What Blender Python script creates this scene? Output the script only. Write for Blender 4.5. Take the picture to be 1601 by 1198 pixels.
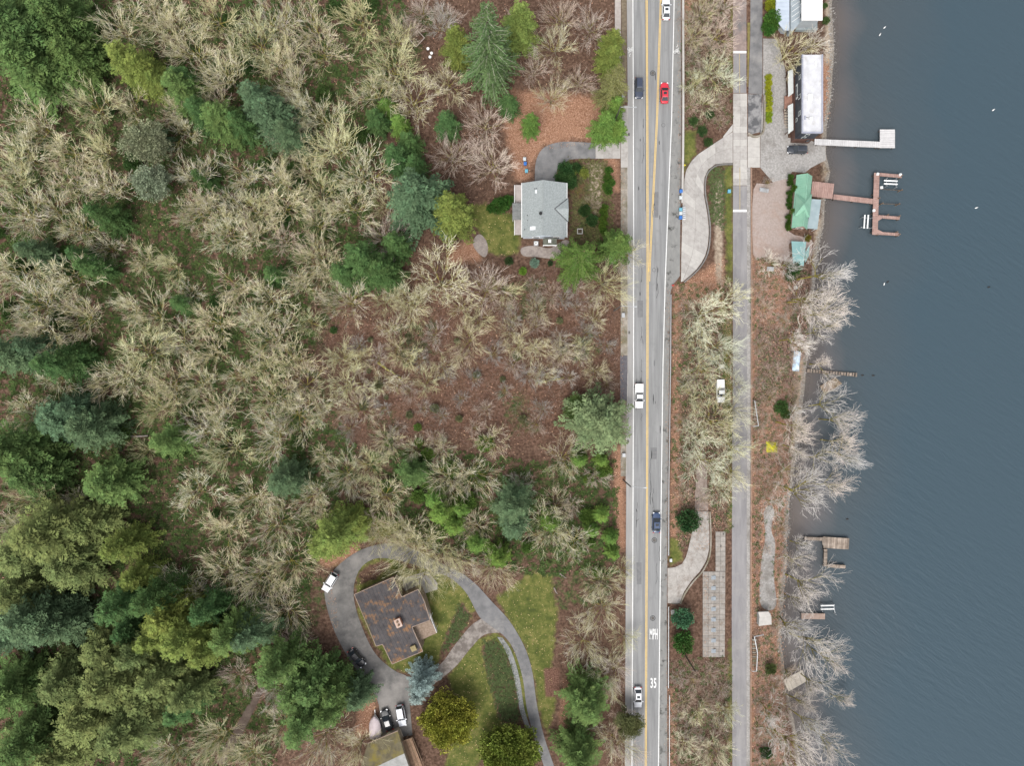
import bpy, bmesh, math, random
import numpy as np
from mathutils import Vector
R = math.radians
random.seed(7); np.random.seed(7)
for o in list(bpy.data.objects): bpy.data.objects.remove(o)
scn = bpy.context.scene
col = scn.collection

# ---------------------------------------------------------------- camera, sky, sun, exposure
CAMH = 150.0; K = 0.14; CX, CY = 800.5, 599.0
cam = bpy.data.cameras.new('camera'); camo = bpy.data.objects.new('camera', cam); col.objects.link(camo)
camo.location = (0, 0, CAMH); camo.rotation_euler = (0, 0, 0)
cam.sensor_width = 36.0; cam.lens = 36.0*CAMH/(1601*K); cam.clip_start = 1; cam.clip_end = 3000
scn.camera = camo
SUN_EL, SUN_AZ = 60, 200
w = bpy.data.worlds.new('World'); scn.world = w; w.use_nodes = True
nt = w.node_tree; bg = nt.nodes['Background']
sky = nt.nodes.new('ShaderNodeTexSky'); sky.sky_type = 'NISHITA'; sky.sun_disc = False
sky.sun_elevation = R(SUN_EL); sky.sun_rotation = R(SUN_AZ); sky.air_density = 1.0; sky.dust_density = 3.0
hs = nt.nodes.new('ShaderNodeHueSaturation'); hs.inputs['Saturation'].default_value = 0.22
nt.links.new(sky.outputs[0], hs.inputs['Color']); nt.links.new(hs.outputs[0], bg.inputs[0])
bg.inputs[1].default_value = 0.135
sl = bpy.data.lights.new('sun', 'SUN'); slo = bpy.data.objects.new('sun', sl); col.objects.link(slo)
sl.energy = 1.4; sl.angle = R(30); sl.color = (1.0, 0.96, 0.9)
az = R(SUN_AZ)
sd = Vector((math.sin(az)*math.cos(R(SUN_EL)), math.cos(az)*math.cos(R(SUN_EL)), math.sin(R(SUN_EL))))
slo.rotation_euler = sd.to_track_quat('Z', 'Y').to_euler(); slo.location = (0, 0, 120)
vs = scn.view_settings; vs.view_transform = 'Standard'; vs.look = 'None'; vs.gamma = 1.0; vs.use_curve_mapping = False
vs.exposure = 0.82
scn.render.engine = 'CYCLES'
scn.cycles.max_bounces = 6; scn.cycles.diffuse_bounces = 3; scn.cycles.transparent_max_bounces = 8

# ---------------------------------------------------------------- helpers
def tag(o, label=None, cat=None, group=None, kind=None):
    if label: o['label'] = label
    if cat: o['category'] = cat
    if group: o['group'] = group
    if kind: o['kind'] = kind
    return o
def empty(name, loc, label=None, cat=None, group=None, rz=0):
    o = bpy.data.objects.new(name, None); col.objects.link(o); o.location = loc; o.rotation_euler = (0, 0, rz)
    o.empty_display_size = .3
    return tag(o, label, cat, group)
def link(name, me, parent=None, loc=(0, 0, 0)):
    o = bpy.data.objects.new(name, me); col.objects.link(o); o.location = loc
    if parent: o.parent = parent
    return o
def np_mesh(name, V, F, mat=None, smooth=False, attrs=None):
    """V (n,3) float, F (m,k) int with one k"""
    V = np.asarray(V, dtype=np.float32); F = np.asarray(F, dtype=np.int32); k = F.shape[1]
    me = bpy.data.meshes.new(name)
    me.vertices.add(len(V)); me.vertices.foreach_set('co', V.ravel())
    me.loops.add(F.size); me.loops.foreach_set('vertex_index', F.ravel())
    me.polygons.add(len(F)); me.polygons.foreach_set('loop_start', np.arange(0, F.size, k, dtype=np.int32))
    me.polygons.foreach_set('loop_total', np.full(len(F), k, dtype=np.int32))
    me.update(calc_edges=True)
    me.polygons.foreach_set('use_smooth', np.full(len(F), smooth, dtype=bool))
    if attrs:
        for an, (dom, arr) in attrs.items():
            a = me.attributes.new(an, 'FLOAT', dom); a.data.foreach_set('value', np.asarray(arr, dtype=np.float32))
    if mat: me.materials.append(mat)
    return me
class MB:
    def __init__(s): s.v = []; s.f = []
    def poly(s, pts):
        b = len(s.v); s.v += [tuple(p) for p in pts]; s.f.append(tuple(range(b, b+len(pts)))); return s
    def loft(s, rings, cap=True):
        n = len(rings[0]); b = len(s.v)
        for r in rings: s.v += [tuple(p) for p in r]
        for i in range(len(rings)-1):
            for j in range(n):
                a = b+i*n+j; c = b+i*n+(j+1) % n
                s.f.append((a, c, c+n, a+n))
        if cap:
            s.f.append(tuple(b+n-1-j for j in range(n))); e = b+(len(rings)-1)*n
            s.f.append(tuple(e+j for j in range(n)))
        return s
    def prism(s, xy, z0, z1):
        a = sum(xy[i][0]*xy[(i+1) % len(xy)][1]-xy[(i+1) % len(xy)][0]*xy[i][1] for i in range(len(xy)))
        if a < 0: xy = xy[::-1]
        return s.loft([[(x, y, z0) for x, y in xy], [(x, y, z1) for x, y in xy]])
    def slab(s, pts, th):
        a = sum(pts[i][0]*pts[(i+1) % len(pts)][1]-pts[(i+1) % len(pts)][0]*pts[i][1] for i in range(len(pts)))
        if a < 0: pts = pts[::-1]
        return s.loft([[(x, y, z-th) for x, y, z in pts], [tuple(p) for p in pts]])
    def box(s, c, d, rz=0):
        cs, sn = math.cos(rz), math.sin(rz)
        xy = [(c[0]+cs*x-sn*y, c[1]+sn*x+cs*y) for x, y in ((-d[0]/2, -d[1]/2), (d[0]/2, -d[1]/2), (d[0]/2, d[1]/2), (-d[0]/2, d[1]/2))]
        return s.prism(xy, c[2]-d[2]/2, c[2]+d[2]/2)
    def cyl(s, p, q, r0, r1=None, n=8):
        r1 = r0 if r1 is None else r1
        p = Vector(p); q = Vector(q); d = (q-p).normalized()
        u = d.orthogonal().normalized(); v = d.cross(u)
        ring = lambda c, r: [tuple(c+(u*math.cos(t)+v*math.sin(t))*r) for t in [2*math.pi*i/n for i in range(n)]]
        return s.loft([ring(p, r0), ring(q, r1)])
    def mesh(s, name, mat, off=(0, 0, 0), smooth=False):
        me = bpy.data.meshes.new(name)
        me.from_pydata([(x-off[0], y-off[1], z-off[2]) for x, y, z in s.v], [], s.f); me.update()
        if smooth: me.polygons.foreach_set('use_smooth', [True]*len(me.polygons))
        if mat: me.materials.append(mat)
        return me
    def build(s, name, mat, parent=None, world=True, smooth=False):
        off = tuple(parent.location) if (parent is not None and world) else (0, 0, 0)
        if parent is not None and world and parent.parent is not None: off = tuple(Vector(off)+parent.parent.location)
        return link(name, s.mesh(name, mat, off, smooth), parent)
def newmat(name):
    m = bpy.data.materials.new(name); m.use_nodes = True
    return m, m.node_tree, m.node_tree.nodes['Principled BSDF']
def mk(name, c1, c2=None, scale=1.0, rough=.85, bump=0, detail=6, stretch=(1, 1, 1), lo=.35, hi=.65, c3=None, scale3=.2, lo3=.5, hi3=.7, spec=.25, local=False, metal=0, rot=0, rnd=0):
    m, t, p = newmat(name); L = t.links.new; N = t.nodes.new
    p.inputs['Roughness'].default_value = rough; p.inputs['Specular IOR Level'].default_value = spec; p.inputs['Metallic'].default_value = metal
    c2 = c2 or tuple(min(1, x*1.12) for x in c1)
    if local:
        src = N('ShaderNodeTexCoord').outputs['Object']
    else:
        src = N('ShaderNodeNewGeometry').outputs['Position']
    mp = N('ShaderNodeMapping'); mp.inputs['Scale'].default_value = stretch; mp.inputs['Rotation'].default_value = (0, 0, rot); L(src, mp.inputs[0])
    n = N('ShaderNodeTexNoise'); n.inputs['Scale'].default_value = scale; n.inputs['Detail'].default_value = detail; n.inputs['Roughness'].default_value = .65; L(mp.outputs[0], n.inputs[0])
    r = N('ShaderNodeValToRGB'); r.color_ramp.elements[0].position = lo; r.color_ramp.elements[1].position = hi
    r.color_ramp.elements[0].color = (*c1, 1); r.color_ramp.elements[1].color = (*c2, 1); L(n.outputs[0], r.inputs[0])
    out = r.outputs[0]
    if c3:
        n3 = N('ShaderNodeTexNoise'); n3.inputs['Scale'].default_value = scale3; n3.inputs['Detail'].default_value = 8; n3.inputs['Roughness'].default_value = .7; L(src, n3.inputs[0])
        mr = N('ShaderNodeMapRange'); mr.inputs[1].default_value = lo3; mr.inputs[2].default_value = hi3; L(n3.outputs[0], mr.inputs[0])
        mx = N('ShaderNodeMix'); mx.data_type = 'RGBA'; L(mr.outputs[0], mx.inputs[0]); L(out, mx.inputs[6]); mx.inputs[7].default_value = (*c3, 1)
        out = mx.outputs[2]
    if rnd:
        oi = N('ShaderNodeObjectInfo'); rm = N('ShaderNodeMapRange'); rm.inputs[3].default_value = 1-rnd; rm.inputs[4].default_value = 1+rnd; L(oi.outputs['Random'], rm.inputs[0])
        sc_ = N('ShaderNodeVectorMath'); sc_.operation = 'SCALE'; L(out, sc_.inputs[0]); L(rm.outputs[0], sc_.inputs['Scale']); out = sc_.outputs[0]
    L(out, p.inputs['Base Color'])
    if bump:
        b = N('ShaderNodeBump'); b.inputs['Strength'].default_value = .6; b.inputs['Distance'].default_value = bump; L(n.outputs[0], b.inputs['Height']); L(b.outputs[0], p.inputs['Normal'])
    return m
def leafmat(name, rough=.7, tr=.0, moss=None, lo=.55, hi=1.45):
    """colour comes from the object's own colour, varied leaf by leaf with the attribute v"""
    m, t, p = newmat(name); L = t.links.new; N = t.nodes.new
    p.inputs['Roughness'].default_value = rough; p.inputs['Specular IOR Level'].default_value = .06
    oi = N('ShaderNodeObjectInfo'); a = N('ShaderNodeAttribute'); a.attribute_name = 'v'
    mr = N('ShaderNodeMapRange'); mr.inputs[3].default_value = lo; mr.inputs[4].default_value = hi; L(a.outputs['Fac'], mr.inputs[0])
    vm = N('ShaderNodeVectorMath'); vm.operation = 'SCALE'; L(oi.outputs['Color'], vm.inputs[0]); L(mr.outputs[0], vm.inputs['Scale'])
    out = vm.outputs[0]
    hsv = N('ShaderNodeHueSaturation'); L(out, hsv.inputs['Color'])
    nz = N('ShaderNodeTexNoise'); nz.inputs['Scale'].default_value = .5; nz.inputs['Detail'].default_value = 3
    g = N('ShaderNodeNewGeometry'); L(g.outputs['Position'], nz.inputs[0])
    mh = N('ShaderNodeMapRange'); mh.inputs[1].default_value = .3; mh.inputs[2].default_value = .7; mh.inputs[3].default_value = .485; mh.inputs[4].default_value = .515
    L(nz.outputs[0], mh.inputs[0]); L(mh.outputs[0], hsv.inputs['Hue'])
    out = hsv.outputs[0]
    if moss:
        n = N('ShaderNodeTexNoise'); n.inputs['Scale'].default_value = .9; n.inputs['Detail'].default_value = 4; L(g.outputs['Position'], n.inputs[0])
        m2 = N('ShaderNodeMapRange'); m2.inputs[1].default_value = .42; m2.inputs[2].default_value = .56; m2.inputs[4].default_value = .85; L(n.outputs[0], m2.inputs[0])
        mx = N('ShaderNodeMix'); mx.data_type = 'RGBA'; L(m2.outputs[0], mx.inputs[0]); L(out, mx.inputs[6]); mx.inputs[7].default_value = (*moss, 1)
        out = mx.outputs[2]
    L(out, p.inputs['Base Color'])
    return m

# ---------------------------------------------------------------- terrain shape and pixel <-> place
SHORE = [(-900, 1300), (0, 1300), (80, 1304), (150, 1299), (200, 1292), (240, 1291), (270, 1298), (300, 1290), (350, 1288), (390, 1278), (430, 1275), (470, 1270), (520, 1268), (560, 1262), (620, 1256), (680, 1250), (740, 1240), (800, 1232), (850, 1230), (900, 1228), (960, 1222), (1000, 1220), (1040, 1225), (1100, 1235), (1150, 1245), (1198, 1250), (2200, 1262)]
LAKE = -4.0
def W(px, py, z):
    s = K*(CAMH-z)/CAMH
    return ((px-CX)*s, -(py-CY)*s, z)
_sy = np.array([W(x, y, LAKE)[1] for y, x in SHORE])[::-1]; _sx = np.array([W(x, y, LAKE)[0] for y, x in SHORE])[::-1]
def T(X, Y):
    X = np.asarray(X, dtype=float); Y = np.asarray(Y, dtype=float)
    sx = np.interp(Y, _sy, _sx)
    d = 20.5-X
    hill = np.where(d > 0, .075*(np.sqrt(d*d+36)-6), 0.0)
    und = np.clip(d/25, 0, 1)*(.35*np.sin(X*.11+1)*np.sin(Y*.09)+.2*np.sin(X*.23+Y*.17))
    t = np.clip((X-37.6)/(48.3-37.6), 0, 1); t = t*t*(3-2*t)
    z = hill+und-2.0*t
    u = np.clip((X-54.2)/np.maximum(sx-54.2, 1), 0, 1)
    z = np.where(X > 54.2, -2.0+(-2.0)*u**1.3, z)
    z = np.where(X > sx, LAKE-.11*(X-sx)/(1+(X-sx)*.012), z)
    return np.maximum(z, -12)
def t1(X, Y): return float(T(X, Y))
def G(px, py, off=0.0):
    """the place on the ground seen at a picture point"""
    z = 0.0
    for _ in range(6):
        X, Y, _z = W(px, py, z); z = t1(X, Y)
    return (X, Y, z+off)
def toPX(X, Y, Z):
    s = K*(CAMH-Z)/CAMH
    return X/s+CX, -Y/s+CY
def inpoly(PX, PY, poly):
    ins = np.zeros(np.shape(PX), bool); n = len(poly); j = n-1
    for i in range(n):
        xi, yi = poly[i]; xj, yj = poly[j]
        if yi != yj:
            c = ((yi > PY) != (yj > PY)) & (PX < (xj-xi)*(PY-yi)/(yj-yi)+xi); ins ^= c
        j = i
    return ins
def pdist(PX, PY, poly):
    d = np.full(np.shape(PX), 1e9)
    for i in range(len(poly)):
        ax, ay = poly[i]; bx, by = poly[(i+1) % len(poly)]
        l2 = (bx-ax)**2+(by-ay)**2+1e-9
        t = np.clip(((PX-ax)*(bx-ax)+(PY-ay)*(by-ay))/l2, 0, 1)
        d = np.minimum(d, np.hypot(PX-ax-t*(bx-ax), PY-ay-t*(by-ay)))
    return d
def softmask(PX, PY, poly, soft=4):
    d = pdist(PX, PY, poly); d = np.where(inpoly(PX, PY, poly), d, -d)
    return np.clip(d/(2*soft)+.5, 0, 1)
def spline(pts, n=8, closed=False):
    out = []; m = len(pts)
    P = lambda i: pts[i % m] if closed else pts[max(0, min(m-1, i))]
    for i in range(m if closed else m-1):
        p0, p1, p2, p3 = P(i-1), P(i), P(i+1), P(i+2)
        for k in range(n):
            t = k/n
            out.append(tuple(.5*((2*p1[a])+(-p0[a]+p2[a])*t+(2*p0[a]-5*p1[a]+4*p2[a]-p3[a])*t*t+(-p0[a]+3*p1[a]-3*p2[a]+p3[a])*t**3) for a in (0, 1)))
    if not closed: out.append(tuple(pts[-1]))
    return out
def resample(pts, n):
    P = np.array(pts, float); d = np.r_[0, np.cumsum(np.hypot(*np.diff(P, axis=0).T))]
    s = np.linspace(0, d[-1], n)
    return list(zip(np.interp(s, d, P[:, 0]), np.interp(s, d, P[:, 1])))

EXCL = []      # hard surfaces in the picture where nothing grows
def ribbon(name, left, right, mat, off, n=40, m=6, excl=True, thick=0, smooth_edges=True):
    """a strip of ground between two edges, laid over the terrain"""
    if smooth_edges: left = spline(left); right = spline(right)
    A = resample(left, n); B = resample(right, n)
    if excl: EXCL.append(list(A)+list(B)[::-1])
    V = []; F = []
    for i in range(n):
        for j in range(m+1):
            t = j/m; V.append(G(A[i][0]*(1-t)+B[i][0]*t, A[i][1]*(1-t)+B[i][1]*t, off))
    for i in range(n-1):
        for j in range(m):
            a = i*(m+1)+j; F.append((a, a+1, a+m+2, a+m+1))
    V = np.array(V); F = np.array(F)
    # face up
    a, b, c = V[F[0][0]], V[F[0][1]], V[F[0][2]]
    if np.cross(b-a, c-a)[2] < 0: F = F[:, ::-1]
    return link(name, np_mesh(name, V, F, mat, True))
def sheet(name, poly, mat, off, step=1.2, excl=True, curve=0, jit=0):
    """an outlined patch of ground laid over the terrain"""
    if curve: poly = spline(poly, curve, True)
    if jit:
        rr = random.Random(len(name)+int(poly[0][0])); poly = [(x+rr.uniform(-jit, jit), y+rr.uniform(-jit, jit)) for x, y in poly]
    if excl: EXCL.append(list(poly))
    P = [G(x, y) for x, y in poly]
    bm = bmesh.new(); vs_ = [bm.verts.new((p[0], p[1], 0)) for p in P]; bm.faces.new(vs_)
    bmesh.ops.triangulate(bm, faces=bm.faces[:])
    xs = [p[0] for p in P]; ys = [p[1] for p in P]
    for ax, lo, hi in ((0, min(xs), max(xs)), (1, min(ys), max(ys))):
        t = lo+step
        while t < hi:
            co = [0, 0, 0]; no = [0, 0, 0]; co[ax] = t; no[ax] = 1
            bmesh.ops.bisect_plane(bm, geom=bm.verts[:]+bm.edges[:]+bm.faces[:], plane_co=co, plane_no=no); t += step
    for v in bm.verts: v.co.z = t1(v.co.x, v.co.y)+off
    bmesh.ops.recalc_face_normals(bm, faces=bm.faces[:])
    bm.normal_update()
    if sum(f.normal.z for f in bm.faces) < 0: bmesh.ops.reverse_faces(bm, faces=bm.faces[:])
    me = bpy.data.meshes.new(name); bm.to_mesh(me); bm.free(); me.materials.append(mat)
    return link(name, me)
def struct(o, parent=None):
    o['kind'] = 'structure'; return o
# ---------------------------------------------------------------- materials
M = {}
M['asphalt'] = mk('asphalt', (.175, .177, .178), (.26, .26, .26), 1.3, .9, .01, stretch=(1, .05, 1), c3=(.17, .171, .173), scale3=.5, lo3=.55, hi3=.8)
M['shoulder'] = mk('shoulder_asphalt', (.235, .232, .222), (.18, .18, .175), 1.2, .9, .01, stretch=(1, .35, 1), c3=(.05, .05, .046), scale3=.45, lo3=.55, hi3=.66)
M['bikelane'] = mk('worn_asphalt', (.31, .30, .29), (.25, .245, .24), 1.2, .9, .01, stretch=(1, .1, 1))
M['patch'] = mk('asphalt_patch', (.14, .14, .143), (.18, .18, .182), 1.2, .9, .01)
M['trail'] = mk('trail_asphalt', (.185, .178, .183), (.25, .24, .242), .9, .9, .01, stretch=(1, .12, 1), c3=(.27, .26, .25), scale3=.4, lo3=.5, hi3=.75)
M['drive'] = mk('old_drive_asphalt', (.125, .124, .127), (.195, .192, .193), .5, .9, .02, c3=(.25, .24, .23), scale3=.16, lo3=.5, hi3=.66)
M['wetdrive'] = mk('mottled_asphalt', (.09, .09, .095), (.24, .235, .235), .7, .8, .02, lo=.42, hi=.58)
M['concrete'] = mk('concrete', (.31, .292, .275), (.385, .365, .345), 1.1, .9, .01, rnd=.07, c3=(.24, .222, .205), scale3=.5, lo3=.52, hi3=.75)
M['newconcrete'] = mk('pale_concrete', (.365, .348, .327), (.44, .42, .395), 1.1, .9, .01)
M['mossy_concrete'] = mk('mossy_concrete', (.20, .175, .145), (.31, .28, .24), .8, .95, .01, rnd=.12, c3=(.13, .115, .07), scale3=.35, lo3=.45, hi3=.65)
M['joint'] = mk('joint_dirt', (.10, .09, .08), (.15, .135, .12), 3, .95)
M['aggregate'] = mk('stained_concrete', (.235, .215, .195), (.315, .29, .265), 1.5, .9, .01, rnd=.1, c3=(.22, .18, .145), scale3=.8)
M['gravel'] = mk('gravel', (.22, .21, .20), (.36, .345, .33), 2.5, .95, .04, c3=(.16, .145, .13), scale3=.25, lo3=.5, hi3=.7)
M['lot'] = mk('reddish_gravel', (.27, .215, .19), (.34, .285, .26), 2.2, .95, .03, c3=(.29, .20, .16), scale3=.3, lo3=.5, hi3=.75)
M['dirt'] = mk('dirt_path', (.20, .17, .155), (.30, .26, .235), 1.5, .95, .04, c3=(.12, .09, .07), scale3=.3)
M['paint'] = mk('white_paint', (.62, .62, .61), (.7, .7, .69), 2.5, .7, c3=(.42, .42, .41), scale3=1.1, lo3=.52, hi3=.85)
M['yellow'] = mk('yellow_paint', (.56, .385, .135), (.64, .45, .17), 2.5, .7, c3=(.36, .28, .16), scale3=.9, lo3=.5, hi3=.8)
M['faded_yellow'] = mk('faded_yellow_paint', (.30, .24, .13), (.4, .33, .2), 2.5, .8)
M['crack'] = mk('tar_seal', (.035, .035, .037), (.06, .06, .06), 3, .6)
M['iron'] = mk('cast_iron', (.07, .065, .06), (.12, .11, .1), 6, .6, local=True)
M['galv'] = mk('galvanised_steel', (.36, .37, .38), (.46, .47, .48), 4, .45, metal=.5)
M['white'] = mk('white_paintwork', (.74, .74, .73), (.8, .8, .79), 2, .5)
M['black'] = mk('black_plastic', (.015, .015, .016), (.03, .03, .03), 4, .5)
M['rust'] = mk('weathered_wood', (.13, .085, .055), (.22, .15, .10), 2, .9, .01)
M['wood_dark'] = mk('dark_wood', (.055, .04, .03), (.1, .075, .055), 2, .9)
M['rock'] = mk('rock', (.20, .19, .175), (.34, .32, .30), 1.5, .95, .03)

# ---------------------------------------------------------------- the ground
def axis(lo, hi, step, far):
    a = list(np.arange(lo, hi+step/2, step)); s = step
    x = hi
    while x < far: s *= 1.35; x += s; a.append(x)
    s = step; x = lo
    while x > -far: s *= 1.35; x -= s; a.insert(0, x)
    return np.array(a)
ax = axis(-126, 90, .6, 700); ay = axis(-96, 96, .6, 700)
GX, GY = np.meshgrid(ax, ay); GZ = T(GX, GY)
rough = np.random.RandomState(3).normal(0, .03, GX.shape)*np.where((GX < 19), 1, 0)
nx, ny = len(ax), len(ay)
idx = np.arange(nx*ny).reshape(ny, nx)
GF = np.stack([idx[:-1, :-1].ravel(), idx[:-1, 1:].ravel(), idx[1:, 1:].ravel(), idx[1:, :-1].ravel()], 1)
PXg, PYg = toPX(GX, GY, GZ)
lawns = [[(735, 320), (760, 318), (775, 335), (812, 330), (812, 392), (790, 402), (765, 395), (752, 372), (742, 348)],
         [(555, 880), (610, 868), (640, 890), (700, 890), (730, 918), (744, 950), (735, 975), (700, 1000), (680, 1046), (640, 1052), (610, 1048), (560, 960)],
         [(700, 1060), (722, 1030), (745, 1002), (775, 988), (800, 1010), (835, 1080), (840, 1110), (790, 1150), (730, 1215), (690, 1215), (720, 1120)],
         [(775, 935), (830, 895), (862, 900), (872, 960), (862, 1050), (870, 1100), (856, 1150), (845, 1120), (835, 1060), (820, 1010), (790, 960)],
         [(1132, 258), (1145, 258), (1145, 440), (1136, 440)], [(1130, 500), (1144, 500), (1142, 640), (1130, 640)],
         [(1068, 205), (1088, 205), (1088, 240), (1068, 270)], [(1046, 840), (1062, 845), (1066, 875), (1046, 886)], [(1138, 640), (1144, 640), (1144, 830), (1138, 830)],
         [(1139, 1000), (1145, 1000), (1145, 1190), (1139, 1190)], [(520, 790), (560, 790), (640, 820), (620, 835), (560, 850)], [(1143, 0), (1147, 0), (1147, 140), (1143, 140)]]
greens = [[(0, 0), (700, 0), (600, 250), (620, 420), (500, 560), (560, 690), (820, 720), (960, 690), (965, 960), (880, 960), (760, 880), (560, 850), (420, 1198), (0, 1198)],
          [(888, 248), (950, 248), (950, 385), (890, 385)], [(600, 500), (690, 490), (700, 560), (620, 590)], [(780, 430), (860, 420), (880, 500), (800, 510)], [(880, 520), (940, 500), (950, 560), (890, 580)], [(560, 640), (620, 630), (640, 690), (570, 700)], [(760, 600), (830, 610), (850, 680), (790, 690)], [(1105, 262), (1132, 262), (1132, 360), (1110, 345)],
          [(1055, 560), (1085, 560), (1085, 760), (1055, 760)], [(1150+90, 570), (1180, 520), (1180, 780)], [(1062, 1040), (1085, 1040), (1085, 1198), (1055, 1198)],
          [(757, 1000), (785, 1005), (800, 1040), (814, 1125), (785, 1130), (762, 1060)], [(690, 990), (720, 940), (735, 965), (715, 1000), (690, 1022)]]
leafs = [[(800, 140), (965, 150), (968, 225), (900, 218), (850, 228), (832, 260), (828, 285), (806, 282), (785, 190)],
         [(700, 395), (728, 375), (750, 380), (752, 408), (700, 415)],
         [(945, 245), (968, 245), (968, 300), (950, 300)], [(1053, 446), (1064, 446), (1062, 840), (1048, 840)],
         [(1046, 1078), (1056, 1078), (1056, 1260), (1046, 1260)], [(1172, 400), (1184, 400), (1184, 1260), (1172, 1260)],
         [(1176, 400), (1240, 430), (1235, 520), (1178, 500)], [(1085, 0), (1066, 0), (1066, 60), (1075, 60)], [(960, 700), (978, 700), (978, 860), (962, 860)],
         [(1072, 440), (1132, 400), (1132, 480), (1060, 480)], [(1284, 90), (1300, 90), (1298, 190), (1284, 190)], [(1184, 640), (1232, 600), (1235, 720), (1184, 720)],
         [(1184, 730), (1235, 730), (1225, 1198), (1184, 1198)], [(480, 860), (560, 850), (560, 870), (510, 890)], [(882, 1060), (896, 1075), (890, 1150), (872, 1160)], [(560, 1090), (590, 1070), (585, 1140), (555, 1160)]]
reds = [[(480, 400), (700, 420), (970, 440), (970, 640), (870, 690), (560, 690), (520, 560)], [(970, 430), (980, 430), (980, 600), (970, 600)],
        [(1140, 0), (1170, 0), (1170, 145), (1140, 145)], [(390, 1020), (420, 1000), (400, 1120), (340, 1170)]]
tans = [[(1232, 900), (1216, 900), (1216, 1020), (1232, 1030)], [(1262, 560), (1246, 560), (1235, 720), (1250, 700)], [(1285, 190), (1305, 190), (1300, 270), (1285, 280)],
        [(1300, 0), (1290, 0), (1290, 100), (1305, 100)], [(1290, 340), (1276, 340), (1264, 520), (1275, 520)], [(1115, 280), (1130, 280), (1130, 460), (1118, 430)],
        [(918, 255), (945, 255), (940, 320), (925, 330)]]
bark = [[(850, 1045), (875, 1045), (875, 1090), (853, 1090)]]
beds = [[(752, 1012), (765, 1000), (782, 1008), (798, 1040), (812, 1090), (816, 1128), (795, 1138), (778, 1120), (766, 1070), (756, 1035)], [(688, 1025), (700, 985), (722, 940), (738, 962), (718, 1000), (698, 1030)], [(560, 900), (572, 885), (600, 876), (612, 884), (590, 905), (566, 915)]]
def mask(polys, soft):
    m = np.zeros(PXg.shape)
    for p in polys: m = np.maximum(m, softmask(PXg, PYg, p, soft))
    return m.ravel()
shoreD = np.interp(GY, _sy, _sx)-GX      # metres to the water's edge
silt = np.clip(1-shoreD/1.6, 0, 1).ravel()
attrs = {'lawn': ('POINT', mask(lawns, 6)*(1-mask(beds, 5))), 'green': ('POINT', mask(greens, 14)), 'leaf': ('POINT', mask(leafs, 9)), 'red': ('POINT', mask(reds, 22)), 'tan': ('POINT', mask(tans, 5)), 'silt': ('POINT', silt), 'bark': ('POINT', mask(bark, 6))}
gm, t, p = newmat('ground'); L = t.links.new; N = t.nodes.new
p.inputs['Roughness'].default_value = .95; p.inputs['Specular IOR Level'].default_value = .1
geo = N('ShaderNodeNewGeometry')
def noise(sc, det=6, rg=.65):
    n = N('ShaderNodeTexNoise'); n.inputs['Scale'].default_value = sc; n.inputs['Detail'].default_value = det; n.inputs['Roughness'].default_value = rg
    L(geo.outputs['Position'], n.inputs[0]); return n.outputs[0]
def ramp(src, cols, pos):
    r = N('ShaderNodeValToRGB'); e = r.color_ramp.elements
    while len(e) < len(cols): e.new(.5)
    for i, (c, q) in enumerate(zip(cols, pos)): e[i].position = q; e[i].color = (*c, 1)
    L(src, r.inputs[0]); return r.outputs[0]
nf = noise(1.7); nm = noise(.22, 8); nb = noise(4.5, 3); nl = noise(.6, 8, .75)
def maskfac(an, k, nz, cut=.5, soft=.25):
    a = N('ShaderNodeAttribute'); a.attribute_name = an
    s = N('ShaderNodeMath'); s.operation = 'SUBTRACT'; L(nz, s.inputs[0]); s.inputs[1].default_value = .5
    ml = N('ShaderNodeMath'); ml.operation = 'MULTIPLY_ADD'; L(s.outputs[0], ml.inputs[0]); ml.inputs[1].default_value = k; L(a.outputs['Fac'], ml.inputs[2])
    mr = N('ShaderNodeMapRange'); mr.inputs[1].default_value = cut-soft; mr.inputs[2].default_value = cut+soft; L(ml.outputs[0], mr.inputs[0]); return mr.outputs[0]
def mixc(fac, a, b):
    x = N('ShaderNodeMix'); x.data_type = 'RGBA'; L(fac, x.inputs[0]); L(a, x.inputs[6]); L(b, x.inputs[7]); return x.outputs[2]
c = ramp(nf, [(.038, .023, .016), (.10, .06, .042), (.185, .118, .088)], [.3, .5, .72])
c = mixc(maskfac('red', 1.4, nm, .6, .35), c, ramp(nf, [(.045, .025, .016), (.115, .064, .043), (.21, .125, .09)], [.3, .5, .72]))
c = mixc(maskfac('green', 3.2, nl, 1.08, .22), c, ramp(nf, [(.018, .03, .012), (.045, .07, .022), (.09, .11, .04)], [.3, .5, .7]))
c = mixc(maskfac('leaf', 1.6, nl, .55, .3), c, ramp(nb, [(.14, .065, .04), (.27, .145, .09), (.40, .26, .19)], [.32, .5, .68]))
c = mixc(maskfac('tan', 1.4, nl, .55, .3), c, ramp(nf, [(.17, .13, .1), (.3, .24, .18), (.42, .36, .29)], [.3, .5, .7]))
lw = ramp(nl, [(.045, .06, .018), (.085, .10, .026), (.15, .145, .046), (.2, .155, .08)], [.3, .47, .6, .74])
c = mixc(maskfac('lawn', 1.7, nl, .5, .22), c, lw)
c = mixc(maskfac('bark', .6, nl, .5, .15), c, ramp(nb, [(.07, .035, .025), (.13, .07, .05), (.19, .11, .085)], [.35, .5, .65]))
c = mixc(maskfac('silt', .8, nf, .5, .25), c, ramp(nb, [(.10, .085, .07), (.2, .175, .15), (.36, .33, .29)], [.3, .5, .72]))
L(c, p.inputs['Base Color'])
b = N('ShaderNodeBump'); b.inputs['Strength'].default_value = .8; b.inputs['Distance'].default_value = .12; L(nf, b.inputs['Height']); L(b.outputs[0], p.inputs['Normal'])
V = np.stack([GX.ravel(), GY.ravel(), (GZ+rough-np.abs(rough)).ravel()], 1)
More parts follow.
